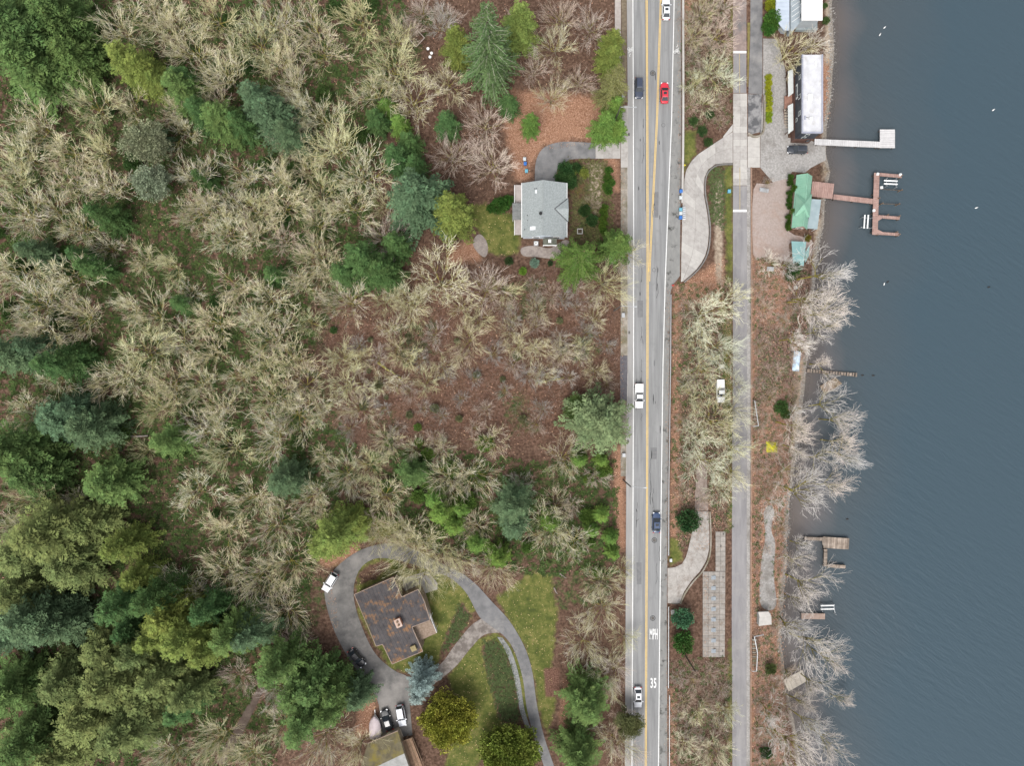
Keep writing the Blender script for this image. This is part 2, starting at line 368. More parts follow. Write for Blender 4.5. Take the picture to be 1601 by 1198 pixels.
ground = struct(link('ground', np_mesh('ground', V, GF, gm, True, attrs)))

# ---------------------------------------------------------------- the lake
wx = np.array(sorted(set(list(np.arange(54, 135, .9))+list(np.geomspace(135, 700, 14))))); wy = axis(-100, 100, 1.2, 700)
WX, WY = np.meshgrid(wx, wy); n1, n2 = len(wx), len(wy); wi = np.arange(n1*n2).reshape(n2, n1)
WF = np.stack([wi[:-1, :-1].ravel(), wi[:-1, 1:].ravel(), wi[1:, 1:].ravel(), wi[1:, :-1].ravel()], 1)
dep = np.clip(LAKE-T(WX, WY), 0, 10)
keep = (dep.ravel()[WF].max(1) > 0) | (T(WX, WY).ravel()[WF].min(1) < LAKE+.25)
WF = WF[keep]
wm, t, p = newmat('lake_water'); L = t.links.new; N = t.nodes.new
p.inputs['Roughness'].default_value = .12; p.inputs['IOR'].default_value = 1.33
geo = N('ShaderNodeNewGeometry')
def wave(sc, st, rot, det=3):
    vr_ = N('ShaderNodeVectorRotate'); vr_.rotation_type = 'Z_AXIS'; vr_.inputs['Angle'].default_value = R(rot); L(geo.outputs['Position'], vr_.inputs['Vector'])
    mp = N('ShaderNodeMapping'); mp.inputs['Scale'].default_value = st; L(vr_.outputs[0], mp.inputs[0])
    n = N('ShaderNodeTexNoise'); n.inputs['Scale'].default_value = sc; n.inputs['Detail'].default_value = det; L(mp.outputs[0], n.inputs[0]); return n.outputs[0]
w1 = wave(1.1, (.22, 1.0, 1), 34); w2 = wave(2.6, (.3, 1, 1), 48); w3 = wave(.045, (1, 1, 1), 0)
ad = N('ShaderNodeMath'); ad.operation = 'MULTIPLY_ADD'; L(w2, ad.inputs[0]); ad.inputs[1].default_value = .35; L(w1, ad.inputs[2])
wp_ = wave(.028, (.5, 1, 1), 30, 4); wq_ = N('ShaderNodeMapRange'); wq_.inputs[1].default_value = .35; wq_.inputs[2].default_value = .65; wq_.inputs[3].default_value = .35; wq_.inputs[4].default_value = 1.0; L(wp_, wq_.inputs[0])
b = N('ShaderNodeBump'); L(wq_.outputs[0], b.inputs['Strength']); b.inputs['Distance'].default_value = .2; L(ad.outputs[0], b.inputs['Height']); L(b.outputs[0], p.inputs['Normal'])
tr = N('ShaderNodeBsdfTransparent'); tr.inputs[0].default_value = (.75, .78, .80, 1)
a = N('ShaderNodeAttribute'); a.attribute_name = 'depth'
ex = N('ShaderNodeMath'); ex.operation = 'MULTIPLY'; L(a.outputs['Fac'], ex.inputs[0]); ex.inputs[1].default_value = -5.0
e2 = N('ShaderNodeMath'); e2.operation = 'EXPONENT'; L(ex.outputs[0], e2.inputs[0])
e3 = N('ShaderNodeMath'); e3.operation = 'MULTIPLY'; L(e2.outputs[0], e3.inputs[0]); e3.inputs[1].default_value = .55
k1 = N('ShaderNodeMath'); k1.operation = 'MULTIPLY_ADD'; L(w3, k1.inputs[0]); k1.inputs[1].default_value = 1.6; k1.inputs[2].default_value = -.8
k2 = N('ShaderNodeMath'); k2.operation = 'ADD'; L(k1.outputs[0], k2.inputs[0]); L(a.outputs['Fac'], k2.inputs[1])
wr_ = N('ShaderNodeValToRGB'); we = wr_.color_ramp.elements; we[0].position = 0; we[0].color = (.135, .115, .105, 1); we[1].position = .75; we[1].color = (.042, .067, .085, 1)
for q_, c_ in ((.14, (.098, .094, .096)), (.30, (.054, .069, .079))):
    el_ = we.new(q_); el_.color = (*c_, 1)
k3 = N('ShaderNodeMath'); k3.operation = 'DIVIDE'; L(k2.outputs[0], k3.inputs[0]); k3.inputs[1].default_value = 3.0; L(k3.outputs[0], wr_.inputs[0]); L(wr_.outputs[0], p.inputs['Base Color'])
ms = N('ShaderNodeMixShader'); L(e3.outputs[0], ms.inputs[0]); L(p.outputs[0], ms.inputs[1]); L(tr.outputs[0], ms.inputs[2])
L(ms.outputs[0], t.nodes['Material Output'].inputs[0])
V = np.stack([WX.ravel(), WY.ravel(), np.full(WX.size, LAKE)], 1)
struct(link('lake', np_mesh('lake', V, WF, wm, True, {'depth': ('POINT', dep.ravel())})))

# ---------------------------------------------------------------- the main road
Y0, Y1 = -420, 1620
redge = [(1064, Y0), (1064.5, 0), (1065, 188), (1063.5, 360), (1063, 436), (1048, 448), (1046.5, 570), (1044, 760), (1042.5, 970), (1043.5, 1198), (1044, Y1)]
ledge = [(980, Y0), (980, 0), (981.5, 188), (982, 360), (982, 430), (982, 450), (982, 570), (979, 760), (978, 970), (977, 1198), (977, Y1)]
wr = [(1055, Y0), (1054, 0), (1050, 188), (1043, 360), (1040, 440), (1036.5, 570), (1034, 760), (1031.5, 970), (1029.5, 1198), (1029, Y1)]
wl = [(989.5, Y0), (989.5, 0), (990.3, 188), (990.8, 360), (990.5, 570), (989.8, 760), (989, 970), (988, 1198), (988, Y1)]
yl = [(1011, Y0), (1011, 0), (1012, 200), (1012.5, 430), (1011.7, 760), (1010.5, 970), (1009.6, 1198), (1009, Y1)]
yr = [(1034, Y0), (1033, 0), (1027, 188), (1018.5, 360), (1015, 430), (1014, 470)]
def at_y(pts, y):
    return float(np.interp(y, [q[1] for q in pts], [q[0] for q in pts]))
ys_ = list(np.linspace(Y0, 0, 12))[:-1]+list(np.arange(0, 1199, 12))+list(np.linspace(1200, Y1, 12))
def vstrip(name, fl, fr, mat, off, ya=Y0, yb=Y1, m=4, excl=True, parent=None):
    yy = [ya]+[y for y in ys_ if ya < y < yb]+[yb]
    o = ribbon(name, [(fl(y), y) for y in yy], [(fr(y), y) for y in yy], mat, off, len(yy)*2, m, excl, smooth_edges=False)
    if parent: o.parent = parent
    return o
road = struct(vstrip('road', lambda y: at_y(ledge, y), lambda y: at_y(redge, y), M['asphalt'], .02, m=8))
vstrip('shoulder', lambda y: at_y(wr, y), lambda y: at_y(redge, y)-.2, M['shoulder'], .026, m=3, parent=road)
vstrip('bike_lane', lambda y: at_y(ledge, y)+.2, lambda y: at_y(wl, y), M['bikelane'], .026, m=2, parent=road)
def line(name, pts, dx, wd, mat, ya=Y0, yb=Y1, off=.032):
    return vstrip(name, lambda y: at_y(pts, y)+dx-wd/2, lambda y: at_y(pts, y)+dx+wd/2, mat, off, ya, yb, 1, False, road)
line('edge_line', wl, 0, 1.3, M['paint']); line('edge_line', wr, 0, 1.3, M['paint'])
line('centre_line', yl, -.95, 1.15, M['yellow']); line('centre_line', yl, .95, 1.15, M['yellow'])
line('centre_line', yr, -.8, 1.1, M['yellow'], Y0, 425); line('centre_line', yr, 1.0, 1.1, M['yellow'], Y0, 440)
line('tar_seam', [(1034, 0), (1033, 200)], 3.5, .35, M['crack'], 130, 238, .034)
line('tar_seam', [(1008.6, 0), (1009.5, 430)], 0, .5, M['crack'], 0, 330, .034)
def ringmesh(px, py, r0, r1, mat, name, parent, n=20, off=.036):
    c0 = G(px, py); V = []; F = []
    for i in range(n):
        a_ = 2*math.pi*i/n
        for r in (r0, r1): V.append((c0[0]+r*math.cos(a_), c0[1]+r*math.sin(a_), c0[2]+off))
    for i in range(n): a_ = 2*i; c_ = 2*((i+1) % n); F.append((a_, a_+1, c_+1, c_))
    o = link(name, np_mesh(name, V, F, mat)); o.parent = parent; return o
for px, py in ((1020.5, 114), (1023, 845), (1020.5, 967), (1022, 970)):
    if (px, py) != (1022, 970):
        ringmesh(px, py, .0, .36, M['iron'], 'manhole_cover', road); ringmesh(px, py, .46, .6, M['crack'], 'manhole_ring', road)
for px, py in ((1037, 195.5), (1022.5, 422)): ringmesh(px, py, .36, .42, M['crack'], 'tar_ring', road)
for i in range(14):      # rubber and oil marks
    rr = random.Random(i); px = rr.choice([1001, 1024, 1020, 1030])+rr.uniform(-3, 3); py = rr.uniform(20, 780)
    c0 = G(px, py); L_ = rr.uniform(.3, 1.2); w_ = rr.uniform(.05, .13)
    q = [(c0[0]+w_*math.cos(t_)*rr.uniform(.7, 1.2), c0[1]+L_*math.sin(t_)*rr.uniform(.8, 1.1), c0[2]+.0345) for t_ in [2*math.pi*k/10 for k in range(10)]]
    MB().poly(q).build('tar_patch', M['crack'], road)
def text(s, px, py, wpx, hpx, name):
    cu = bpy.data.curves.new(name, 'FONT'); cu.body = s; cu.align_x = 'CENTER'; cu.align_y = 'CENTER'; cu.offset = .02; cu.space_character = 1.12
    to = bpy.data.objects.new(name, cu); col.objects.link(to)
    dg = bpy.context.evaluated_depsgraph_get(); me = bpy.data.meshes.new_from_object(to.evaluated_get(dg)); bpy.data.objects.remove(to)
    me.name = name
    co = np.zeros(len(me.vertices)*3, np.float32); me.vertices.foreach_get('co', co); co = co.reshape(-1, 3)
    co -= (co.max(0)+co.min(0))/2; sz = co.max(0)-co.min(0); c0 = G(px, py)
    co[:, 0] *= wpx*K/sz[0]; co[:, 1] *= hpx*K/sz[1]; co += np.array((c0[0], c0[1], c0[2]+.034), np.float32)
    me.vertices.foreach_set('co', co.ravel()); me.update(); me.materials.clear(); me.materials.append(M['paint'])
    o = link(name, me); o.parent = road; return o
for i in range(16):      # sealed cracks and drain grates
    rr = random.Random(100+i); px = rr.choice([996, 1003, 1006, 1017, 1021, 1027, 1031]); py = rr.uniform(10, 900); pts = [G(px, py)]
    for k in range(rr.randint(3, 8)): pts.append(G(px+rr.uniform(-1.2, 1.2)+k*rr.uniform(-.4, .4), py+(k+1)*rr.uniform(3, 8)))
    m_ = MB()
    for a_, b_ in zip(pts[:-1], pts[1:]):
        d_ = Vector(b_)-Vector(a_); n_ = Vector((-d_.y, d_.x, 0)).normalized()*.035; m_.poly([(a_[0]+n_.x, a_[1]+n_.y, .0345), (a_[0]-n_.x, a_[1]-n_.y, .0345), (b_[0]-n_.x, b_[1]-n_.y, .0345), (b_[0]+n_.x, b_[1]+n_.y, .0345)])
    m_.build('crack_seal', M['crack'], road)
for py in (210, 520, 690, 900, 1110):
    for xx in (at_y(ledge, py)+1.6, at_y(redge, py)-1.8): c0 = G(xx, py); MB().box((c0[0], c0[1], .033), (.42, .62, .012)).build('drain_grate', M['iron'], road)
text('MPH', 1022, 992, 12.4, 16.5, 'road_lettering'); text('35', 1021.5, 1068.5, 9.2, 15.8, 'road_lettering')
def bike(px, py, flip):
    c0 = G(px, py); m = MB(); s = -1 if flip else 1
    def bar(a, b2, wd=.1):
        dx, dy = b2[0]-a[0], b2[1]-a[1]; l = math.hypot(dx, dy); nx_, ny_ = -dy/l*wd/2, dx/l*wd/2
        q = [(a[0]+nx_, a[1]+ny_), (a[0]-nx_, a[1]-ny_), (b2[0]-nx_, b2[1]-ny_), (b2[0]+nx_, b2[1]+ny_)]
        m.poly([(c0[0]+s*x, c0[1]+s*y, c0[2]+.034) for x, y in q])
    for cx in (-.38, .38):
        for k in range(14):
            a1, a2 = 2*math.pi*k/14, 2*math.pi*(k+1)/14
            bar((cx+.27*math.cos(a1), -.55+.27*math.sin(a1)), (cx+.27*math.cos(a2), -.55+.27*math.sin(a2)))
    for a, b2 in (((-.38, -.55), (-.15, 0)), ((-.15, 0), (.3, 0)), ((.38, -.55), (.25, .3)), ((-.38, -.55), (.02, -.5)), ((.02, -.5), (.3, 0)), ((-.15, 0), (.02, -.5)), ((.25, .3), (.5, .32)), ((-.25, .08), (-.05, .08)), ((-.1, .5), (.2, .75)), ((.2, .75), (.1, 1.15))): bar(a, b2)
    m.build('bicycle_marking', M['paint'], road)
for x_, y_, w_, h_ in ((1001, 470, 9, 26), (1026, 300, 7, 40), (1022, 700, 10, 18), (999, 880, 8, 34)): ribbon('asphalt_patch', [(x_-w_/2, y_), (x_-w_/2+.3, y_+h_)], [(x_+w_/2, y_), (x_+w_/2-.2, y_+h_)], M['patch'], .027, 5, 2, False, smooth_edges=False).parent = road
bike(985.5, 80, True); bike(1058, 77, False)

# pavement on the hill side: slab by slab
def slabs(name, base_name, left, right, rows, cols_, mat, off, gap=.03, th=.06, basemat=None, alt=None, bounds=None, sub=2):
    """a paved strip: a base and separate slabs"""
    base = struct(ribbon(base_name, left, right, basemat or M['joint'], off-th*.6, rows*4+1, cols_*4, smooth_edges=False))
    n = rows+1; A = resample(left, n) if bounds is None else bounds[0]; B = resample(right, n) if bounds is None else bounds[1]
    for i in range(rows):
        for j in range(cols_):
            ns = sub; m_ = MB(); V_ = []; wdt = max(.5, K*math.hypot(A[i][0]-B[i][0], A[i][1]-B[i][1])/cols_); hgt = max(.5, K*math.hypot((A[i][0]+B[i][0]-A[i+1][0]-B[i+1][0])/2, (A[i][1]+B[i][1]-A[i+1][1]-B[i+1][1])/2)); gu, gv = gap/2/wdt, gap/2/hgt
            for a_ in range(ns+1):
                for b_ in range(ns+1):
                    u_ = gv+(1-2*gv)*a_/ns; t_ = (j+gu+(1-2*gu)*b_/ns)/cols_
                    ax_, ay_ = A[i][0]*(1-u_)+A[i+1][0]*u_, A[i][1]*(1-u_)+A[i+1][1]*u_; bx_, by_ = B[i][0]*(1-u_)+B[i+1][0]*u_, B[i][1]*(1-u_)+B[i+1][1]*u_
                    V_.append(G(ax_*(1-t_)+bx_*t_, ay_*(1-t_)+by_*t_, off))
            top = len(V_); F_ = [(a_*(ns+1)+b_, a_*(ns+1)+b_+1, (a_+1)*(ns+1)+b_+1, (a_+1)*(ns+1)+b_) for a_ in range(ns) for b_ in range(ns)]
            rim = [b_ for b_ in range(ns)]+[a_*(ns+1)+ns for a_ in range(ns)]+[ns*(ns+1)+b_ for b_ in range(ns, 0, -1)]+[a_*(ns+1) for a_ in range(ns, 0, -1)]
            V_ += [(V_[r_][0], V_[r_][1], V_[r_][2]-th) for r_ in rim]; nr = len(rim)
            F_ += [(rim[(k_+1) % nr], rim[k_], top+k_, top+(k_+1) % nr) for k_ in range(nr)]
            n_ = (Vector(V_[1])-Vector(V_[0])).cross(Vector(V_[ns+2])-Vector(V_[0]))
            if n_.z < 0: F_ = [f_[::-1] for f_ in F_]
            m_.v = V_; m_.f = F_; mm = mat if not alt or random.random() > alt[1] else alt[0]
            m_.build(name, mm, base)
    return base
side_l = [(970.5, 165), (970.5, 262)]; side_r = [(981, 165), (981, 262)]
slabs('slab', 'pavement', side_l, side_r, 9, 1, M['concrete'], .12)
slabs('slab', 'pavement', [(970.5, 262.4), (970.3, 556)], [(981, 262.4), (981, 556)], 24, 1, M['mossy_concrete'], .12)
struct(ribbon('pavement', [(969.5, 556.4), (969.5, 626)], [(981, 556.4), (981, 626)], mk('new_asphalt', (.085, .08, .09), (.13, .125, .135), 1, .9), .10, 12, 3))
slabs('slab', 'pavement', [(970.3, 626.4), (970.3, 745)], [(980, 626.4), (978.8, 745)], 10, 1, M['mossy_concrete'], .12)
slabs('slab', 'pavement', [(961, -60), (961.5, 130)], [(970.5, -60), (971, 130)], 16, 1, mk('pinkish_concrete', (.3, .265, .245), (.38, .345, .32), 1.2, .9), .12)
struct(sheet('planting_strip', [(971.5, -60), (979.5, -60), (980, 160), (972, 160)], mk('bare_soil', (.11, .085, .06), (.19, .155, .11), 1.5, .95, .03), .03))
slabs('slab', 'driveway_apron', [(931, 223), (970, 223)], [(931, 248), (970, 248)], 3, 2, M['concrete'], .10)
EXCL.append([(958, -60), (990, -60), (990, 1260), (976, 1260), (968, 700)])
# kerb beside the pavement, stone by stone
kb = empty('kerb', G(981.3, 400), 'pale concrete kerb along the hill side of the main road', 'kerb')
yk = 165
while yk < 745:
    a_, b_ = at_y(ledge, yk), at_y(ledge, yk+19)
    MB().slab([G(a_-1.0, yk+.15, .145), G(a_+.1, yk+.15, .145), G(b_+.1, yk+18.85, .145), G(b_-1.0, yk+18.85, .145)], .2).build('kerb_stone', M['concrete'], kb)
    yk += 19

# ---------------------------------------------------------------- trail, concrete drives, lakeside lane
tl = [(1146, 292), (1146, 440), (1146, 570), (1144.5, 760), (1144, 970), (1145, 1198), (1145, 1620)]
trr = [(1167.5, 292), (1168, 440), (1168, 570), (1167.5, 760), (1167, 970), (1167, 1198), (1167, 1620)]
trail = struct(vstrip('trail', lambda y: at_y(tl, y), lambda y: at_y(trr, y), M['trail'], .03, 290.5, 1600, 4))
struct(vstrip('trail_verge', lambda y: at_y(trr, y)+.1, lambda y: at_y(trr, y)+6.0, M['gravel'], .02, 262, 1600, 2))
for y in (329.5,): struct_o = ribbon('stop_bar', [(1146, y-1.8), (1167.4, y-1.8)], [(1146, y+1.8), (1167.4, y+1.8)], M['paint'], .038, 6, 1, False, smooth_edges=False); struct_o.parent = trail
o = ribbon('trail_line', [(1156, 262), (1156, 328)], [(1157, 262), (1157, 328)], M['faded_yellow'], .115, 8, 1, False, smooth_edges=False); o.parent = trail
slabs('slab', 'trail_crossing', [(1146, 146), (1146, 290)], [(1168, 146), (1168, 290)], 14, 2, M['concrete'], .1, alt=(M['newconcrete'], .3))
slabs('slab', 'trail_apron', [(1168.6, 213), (1168.6, 262)], [(1188, 213), (1188, 262)], 3, 1, M['newconcrete'], .1)
up = struct(ribbon('leafy_trail', [(1146, -300), (1146, 145)], [(1167, -300), (1167, 145)], mk('leaf_strewn_asphalt', (.2, .155, .14), (.29, .23, .21), 1.2, .95, .02, c3=(.15, .14, .14), scale3=.12, lo3=.5, hi3=.6), .03, 30, 4, smooth_edges=False))
o = ribbon('stop_bar', [(1146, 79.5), (1167, 79.5)], [(1146, 83), (1167, 83)], M['paint'], .04, 4, 1, False, smooth_edges=False); o.parent = up
o = ribbon('trail_line', [(1155.5, 84), (1156, 145)], [(1156.6, 84), (1157, 145)], M['faded_yellow'], .04, 8, 1, False, smooth_edges=False); o.parent = up
o = ribbon('worn_asphalt', [(1147, 84), (1147, 145)], [(1166.5, 84), (1166.5, 145)], M['trail'], .035, 14, 2, False, smooth_edges=False); o.parent = up
struct(ribbon('lane', [(1174, -300), (1173, 60), (1170, 146)], [(1192, -300), (1192, 80), (1192, 147)], M['drive'], .03, 30, 3, smooth_edges=False))
struct(ribbon('lane_bank', [(1168.5, 35), (1168.5, 135)], [(1173, 35), (1169.5, 135)], mk('mossy_bank', (.13, .11, .04), (.22, .19, .07), 1, .95), .06, 12, 1, smooth_edges=False))
struct(ribbon('lane_patch', [(1169.5, 147), (1169.5, 211)], [(1191, 147), (1190, 206)], M['wetdrive'], .034, 12, 3, smooth_edges=False))
# winding concrete drive between main road and trail
dl = spline([(1064.5, 441), (1065, 400), (1066, 360), (1066.5, 330), (1068.5, 300), (1072, 268), (1086, 246), (1105, 232), (1126, 218), (1145.5, 206)], 8)
dr = spline([(1068, 440), (1090, 420), (1104, 395), (1108, 362), (1105, 330), (1100, 300), (1103, 272), (1116, 258), (1130, 255.5), (1145.5, 255)], 8)
slabs('slab', 'winding_driveway', dl, dr, 17, 2, M['concrete'], .12, alt=(M['newconcrete'], .25))
slabs('slab', 'driveway_corner', [(1130, 214), (1145.4, 194)], [(1131, 215.2), (1145.4, 205.4)], 1, 1, M['newconcrete'], .12)
def wall_along(name, pts, h, th, mat, label, cat, cap=None, ext=.3):
    A = resample(spline(pts, 6), max(4, len(pts)*4)); c0 = G(*A[len(A)//2]); e = empty(name, c0, label, cat)
    m = MB(); P = [G(*a) for a in A]
    ring = []
    for i, q in enumerate(P):
        d = Vector(P[min(i+1, len(P)-1)])-Vector(P[max(i-1, 0)]); n_ = Vector((-d.y, d.x, 0)).normalized()*th/2
        ring.append([(q[0]+n_.x, q[1]+n_.y, q[2]-ext), (q[0]-n_.x, q[1]-n_.y, q[2]-ext), (q[0]-n_.x, q[1]-n_.y, q[2]+h), (q[0]+n_.x, q[1]+n_.y, q[2]+h)])
    m.loft(ring).build('wall_body', mat, e)
    if cap:
        ring = [[tuple(Vector(r[3])+(Vector(r[3])-Vector(r[2]))*.2+Vector((0, 0, z))) if k == 0 else tuple(Vector(r[2])+(Vector(r[2])-Vector(r[3]))*.2+Vector((0, 0, z))) for k, z in ((0, .003), (1, .003), (1, .08), (0, .08))] for r in ring]
        MB().loft(ring).build('coping', cap, e)
    return e
wall_along('retaining_wall', [(1069.5, 441.5), (1092, 421), (1106, 396), (1110, 362), (1107, 330), (1102, 300), (1104.5, 274), (1117, 260.5), (1130, 257.5), (1145, 257)], .35, .28, mk('dark_concrete', (.13, .125, .12), (.2, .19, .18), 1, .9), 'low dark retaining wall along the inner bend of the winding concrete drive', 'wall')
wall_along('roadside_wall', [(1066.6, -80), (1067, 188), (1065.4, 318)], .75, .3, M['concrete'], 'long straight concrete barrier between the main road and the leafy bank', 'wall', M['newconcrete'])
wall_along('lane_wall', [(1168.8, 209), (1178, 214.5), (1188, 212), (1193.5, 200), (1194.5, 150)], .6, .35, M['mossy_concrete'], 'curved mossy wall round the end of the mottled lane', 'wall')
wall_along('trail_wall', [(1174.2, 262), (1174.6, 400), (1174.6, 700), (1173.6, 900), (1173.5, 1198), (1173.5, 1300)], .3, .3, mk('rusty_wall', (.2, .125, .09), (.29, .2, .15), 1.4, .95), 'low rust brown edging wall along the lake side of the asphalt trail', 'wall')
# lower drive
d2l = spline([(1043.6, 888.5), (1058, 886.5), (1068, 880), (1074, 866), (1079, 845), (1083, 826), (1086, 800)], 6)
d2r = spline([(1043.6, 943.5), (1061.5, 944.5), (1068, 928), (1082, 907), (1097, 890), (1107, 868), (1109, 840), (1107.5, 800)], 6)
slabs('slab', 'lower_driveway', d2l, d2r, 9, 2, mk('stained_slab', (.28, .26, .24), (.38, .355, .33), 1.2, .9, c3=(.2, .165, .14), scale3=.5), .1)
struct(ribbon('leafy_drive', [(1086.3, 799), (1087, 770), (1090, 720)], [(1107.4, 799), (1106, 770), (1105, 720)], mk('leafy_gravel', (.17, .13, .11), (.3, .25, .22), 1.2, .95, .02), .05, 14, 3))
wall_along('drive_kerb_wall', [(1063.5, 944.5), (1070, 929), (1084, 909), (1099, 892), (1109, 869), (1111, 840), (1109.5, 800)], .3, .3, M['mossy_concrete'], 'low stained wall round the outer bend of the lower driveway', 'wall')
# vault strip with grates
vr = slabs('slab', 'vault_strip', [(1098.5, 894), (1098.5, 1028)], [(1134, 894), (1133, 1028)], 16, 4, M['aggregate'], .1, gap=.06)
slabs('slab', 'vault_strip', [(1118.5, 831.5), (1118.5, 893.5)], [(1134, 831.5), (1134, 893.5)], 8, 2, M['aggregate'], .1, gap=.06)
grate = mk('bluish_steel_plate', (.20, .225, .25), (.28, .305, .33), 3, .6)
for i in range(8):
    g = MB(); c0 = G(1113, 903.5+i*16.4, .12); g.box(c0, (1.65, .85, .05))
    for k in range(5): g.box((c0[0]-.66+k*.33, c0[1], c0[2]+.04), (.05, .8, .03))
    g.build('grate', grate, vr)
for px, py in ((1130, 835), (1126, 854), (1129.5, 903), (1129, 1018)): ringmesh(px, py, 0, .28, M['iron'], 'cover', vr, off=.106)

# lakeside yard
struct(sheet('yard', [(1188.5, 205), (1193, 150), (1193, 60), (1215, 60), (1228, 110), (1232, 215), (1262, 218), (1290, 228), (1292, 250), (1268, 262), (1258, 270), (1238, 268), (1225, 290), (1215, 292), (1195, 270), (1188.5, 262)], M['gravel'], .03, jit=.5))
struct(sheet('reddish_lot', [(1178, 296), (1200, 288), (1236, 282), (1234, 330), (1234, 362), (1262, 372), (1270, 380), (1262, 405), (1238, 408), (1225, 408), (1196, 402), (1178, 398)], M['lot'], .034, curve=3, jit=.5))
struct(sheet('gravel_path', [(1194, 800), (1204, 790), (1210, 800), (1206, 830), (1212, 850), (1210, 900), (1214, 945), (1200, 955), (1188, 940), (1190, 880), (1196, 840)], M['gravel'], .03, curve=4, jit=.6))
# drives by the houses
struct(ribbon('curved_driveway', [(931, 223.5), (905, 222), (875, 222), (850, 231), (838, 252), (836, 285)], [(931, 248), (905, 248), (888, 251), (873, 263), (868, 280), (868, 285)], M['drive'], .04, 24, 6))
dl3 = [(875, 1230), (866, 1198), (850, 1150), (838, 1100), (832, 1060), (826, 1030), (810, 1000), (790, 965), (765, 940), (745, 915), (715, 895), (670, 878), (625, 872), (590, 872), (566, 880), (552, 900), (551, 935), (558, 970), (570, 1000), (590, 1030), (612, 1052), (640, 1070), (645, 1080), (640, 1100), (645, 1130), (640, 1150)]
dr3 = [(855, 1230), (848, 1198), (838, 1160), (824, 1110), (818, 1060), (806, 1020), (790, 992), (770, 985), (752, 972), (742, 945), (725, 922), (700, 902), (660, 888), (640, 880), (600, 882), (575, 890), (562, 905), (560, 930), (560, 960), (575, 1005), (595, 1035)]
struct(ribbon('hill_driveway', [(876, 1230), (866, 1198), (850, 1150), (839, 1100), (832, 1050), (820, 1012), (797, 972), (768, 940), (742, 912), (715, 893), (680, 880)],
       [(855, 1230), (850, 1198), (837, 1160), (824, 1110), (817, 1060), (803, 1016), (785, 992), (752, 968), (728, 926), (700, 902), (668, 892)], M['drive'], .04, 44, 6))
struct(ribbon('house_driveway', [(705, 889), (660, 866), (620, 850), (575, 856), (540, 875), (512, 905), (508, 935), (522, 985), (545, 1030), (570, 1065), (588, 1090), (594, 1120), (585, 1160)],
       [(690, 900), (650, 884), (620, 876), (590, 873), (568, 884), (556, 905), (553, 932), (562, 970), (585, 1020), (615, 1048), (642, 1062), (640, 1090), (645, 1150)], mk('dusty_drive', (.095, .092, .09), (.165, .158, .15), .35, .95, .03, c3=(.24, .225, .21), scale3=.11, lo3=.48, hi3=.66), .046, 44, 8))
struct(ribbon('dirt_track', [(752, 968), (735, 980), (712, 1008), (690, 1038), (660, 1062)], [(782, 990), (757, 993), (735, 1015), (710, 1045), (672, 1075)], mk('rutted_track', (.13, .112, .10), (.26, .232, .21), .8, .95, .05, stretch=(1, 1, 1), lo=.4, hi=.6), .05, 24, 6))
struct(ribbon('stone_edging', [(786, 998), (800, 1020), (812, 1060), (820, 1110), (830, 1140)], [(777, 996), (792, 1022), (804, 1062), (813, 1112), (824, 1142)], mk('pale_pebbles', (.13, .135, .13), (.27, .27, .265), 3, .95, .05), .05, 20, 2))
struct(sheet('gravel_patch', [(742, 372), (750, 366), (760, 376), (763, 392), (758, 402), (748, 396), (740, 384)], M['dirt'], .035, curve=3))
struct(sheet('dirt_walk', [(815, 388), (835, 384), (860, 388), (880, 376), (890, 378), (884, 392), (868, 404), (840, 402), (818, 400)], M['dirt'], .035, curve=3))
struct(ribbon('forest_track', [(350, 1198), (378, 1150), (398, 1110), (418, 1070), (432, 1050)], [(338, 1192), (364, 1146), (386, 1105), (408, 1068), (424, 1046)], mk('muddy_track', (.07, .05, .04), (.13, .1, .08), .6, .95, .03), .04, 14, 2))
# ---------------------------------------------------------------- buildings
def wp(pts, z): return [W(x, y, z)[:2] for x, y in pts]
glass = mk('window_glass', (.03, .04, .05), (.06, .075, .09), 1, .08, spec=.6)
def rect_on(m, a, b, z0, z1, out, th=.06):
    """thin upright panel between ground points a,b (xy), pushed out along 'out'"""
    ox, oy = out
    m.loft([[(a[0], a[1], z0), (b[0], b[1], z0), (b[0]+ox*th, b[1]+oy*th, z0), (a[0]+ox*th, a[1]+oy*th, z0)],
            [(a[0], a[1], z1), (b[0], b[1], z1), (b[0]+ox*th, b[1]+oy*th, z1), (a[0]+ox*th, a[1]+oy*th, z1)]])
def window(parent, a, b, z0, z1, out, frame=None):
    f = MB(); rect_on(f, a, b, z0, z1, out, .05); fo = f.build('window', frame or M['white'], parent)
    t_ = .12; ax_, ay_ = a; bx_, by_ = b
    a2 = (ax_+(bx_-ax_)*t_+out[0]*.052, ay_+(by_-ay_)*t_+out[1]*.052); b2 = (bx_-(bx_-ax_)*t_+out[0]*.052, by_-(by_-ay_)*t_+out[1]*.052)
    g = MB(); rect_on(g, a2, b2, z0+.12, z1-.12, out, .02); g.build('pane', glass, fo)
def skylight(parent, px, py, z, wpx, hpx, tilt):
    c0 = W(px, py, z); a, b_ = wpx*K/2, hpx*K/2
    q = lambda s, dz: [(c0[0]+sx*a*s, c0[1]+sy*b_*s, c0[2]+dz-tilt*sx*a*s) for sx, sy in ((-1, -1), (1, -1), (1, 1), (-1, 1))]
    fr = MB().loft([q(1, -.1), q(1, .16)]).build('skylight', M['galv'], parent)
    MB().loft([q(.82, .162), q(.82, .2)]).build('pane', mk('skylight_glass', (.62, .64, .66), (.7, .72, .74), 1, .2, spec=.5), fr)

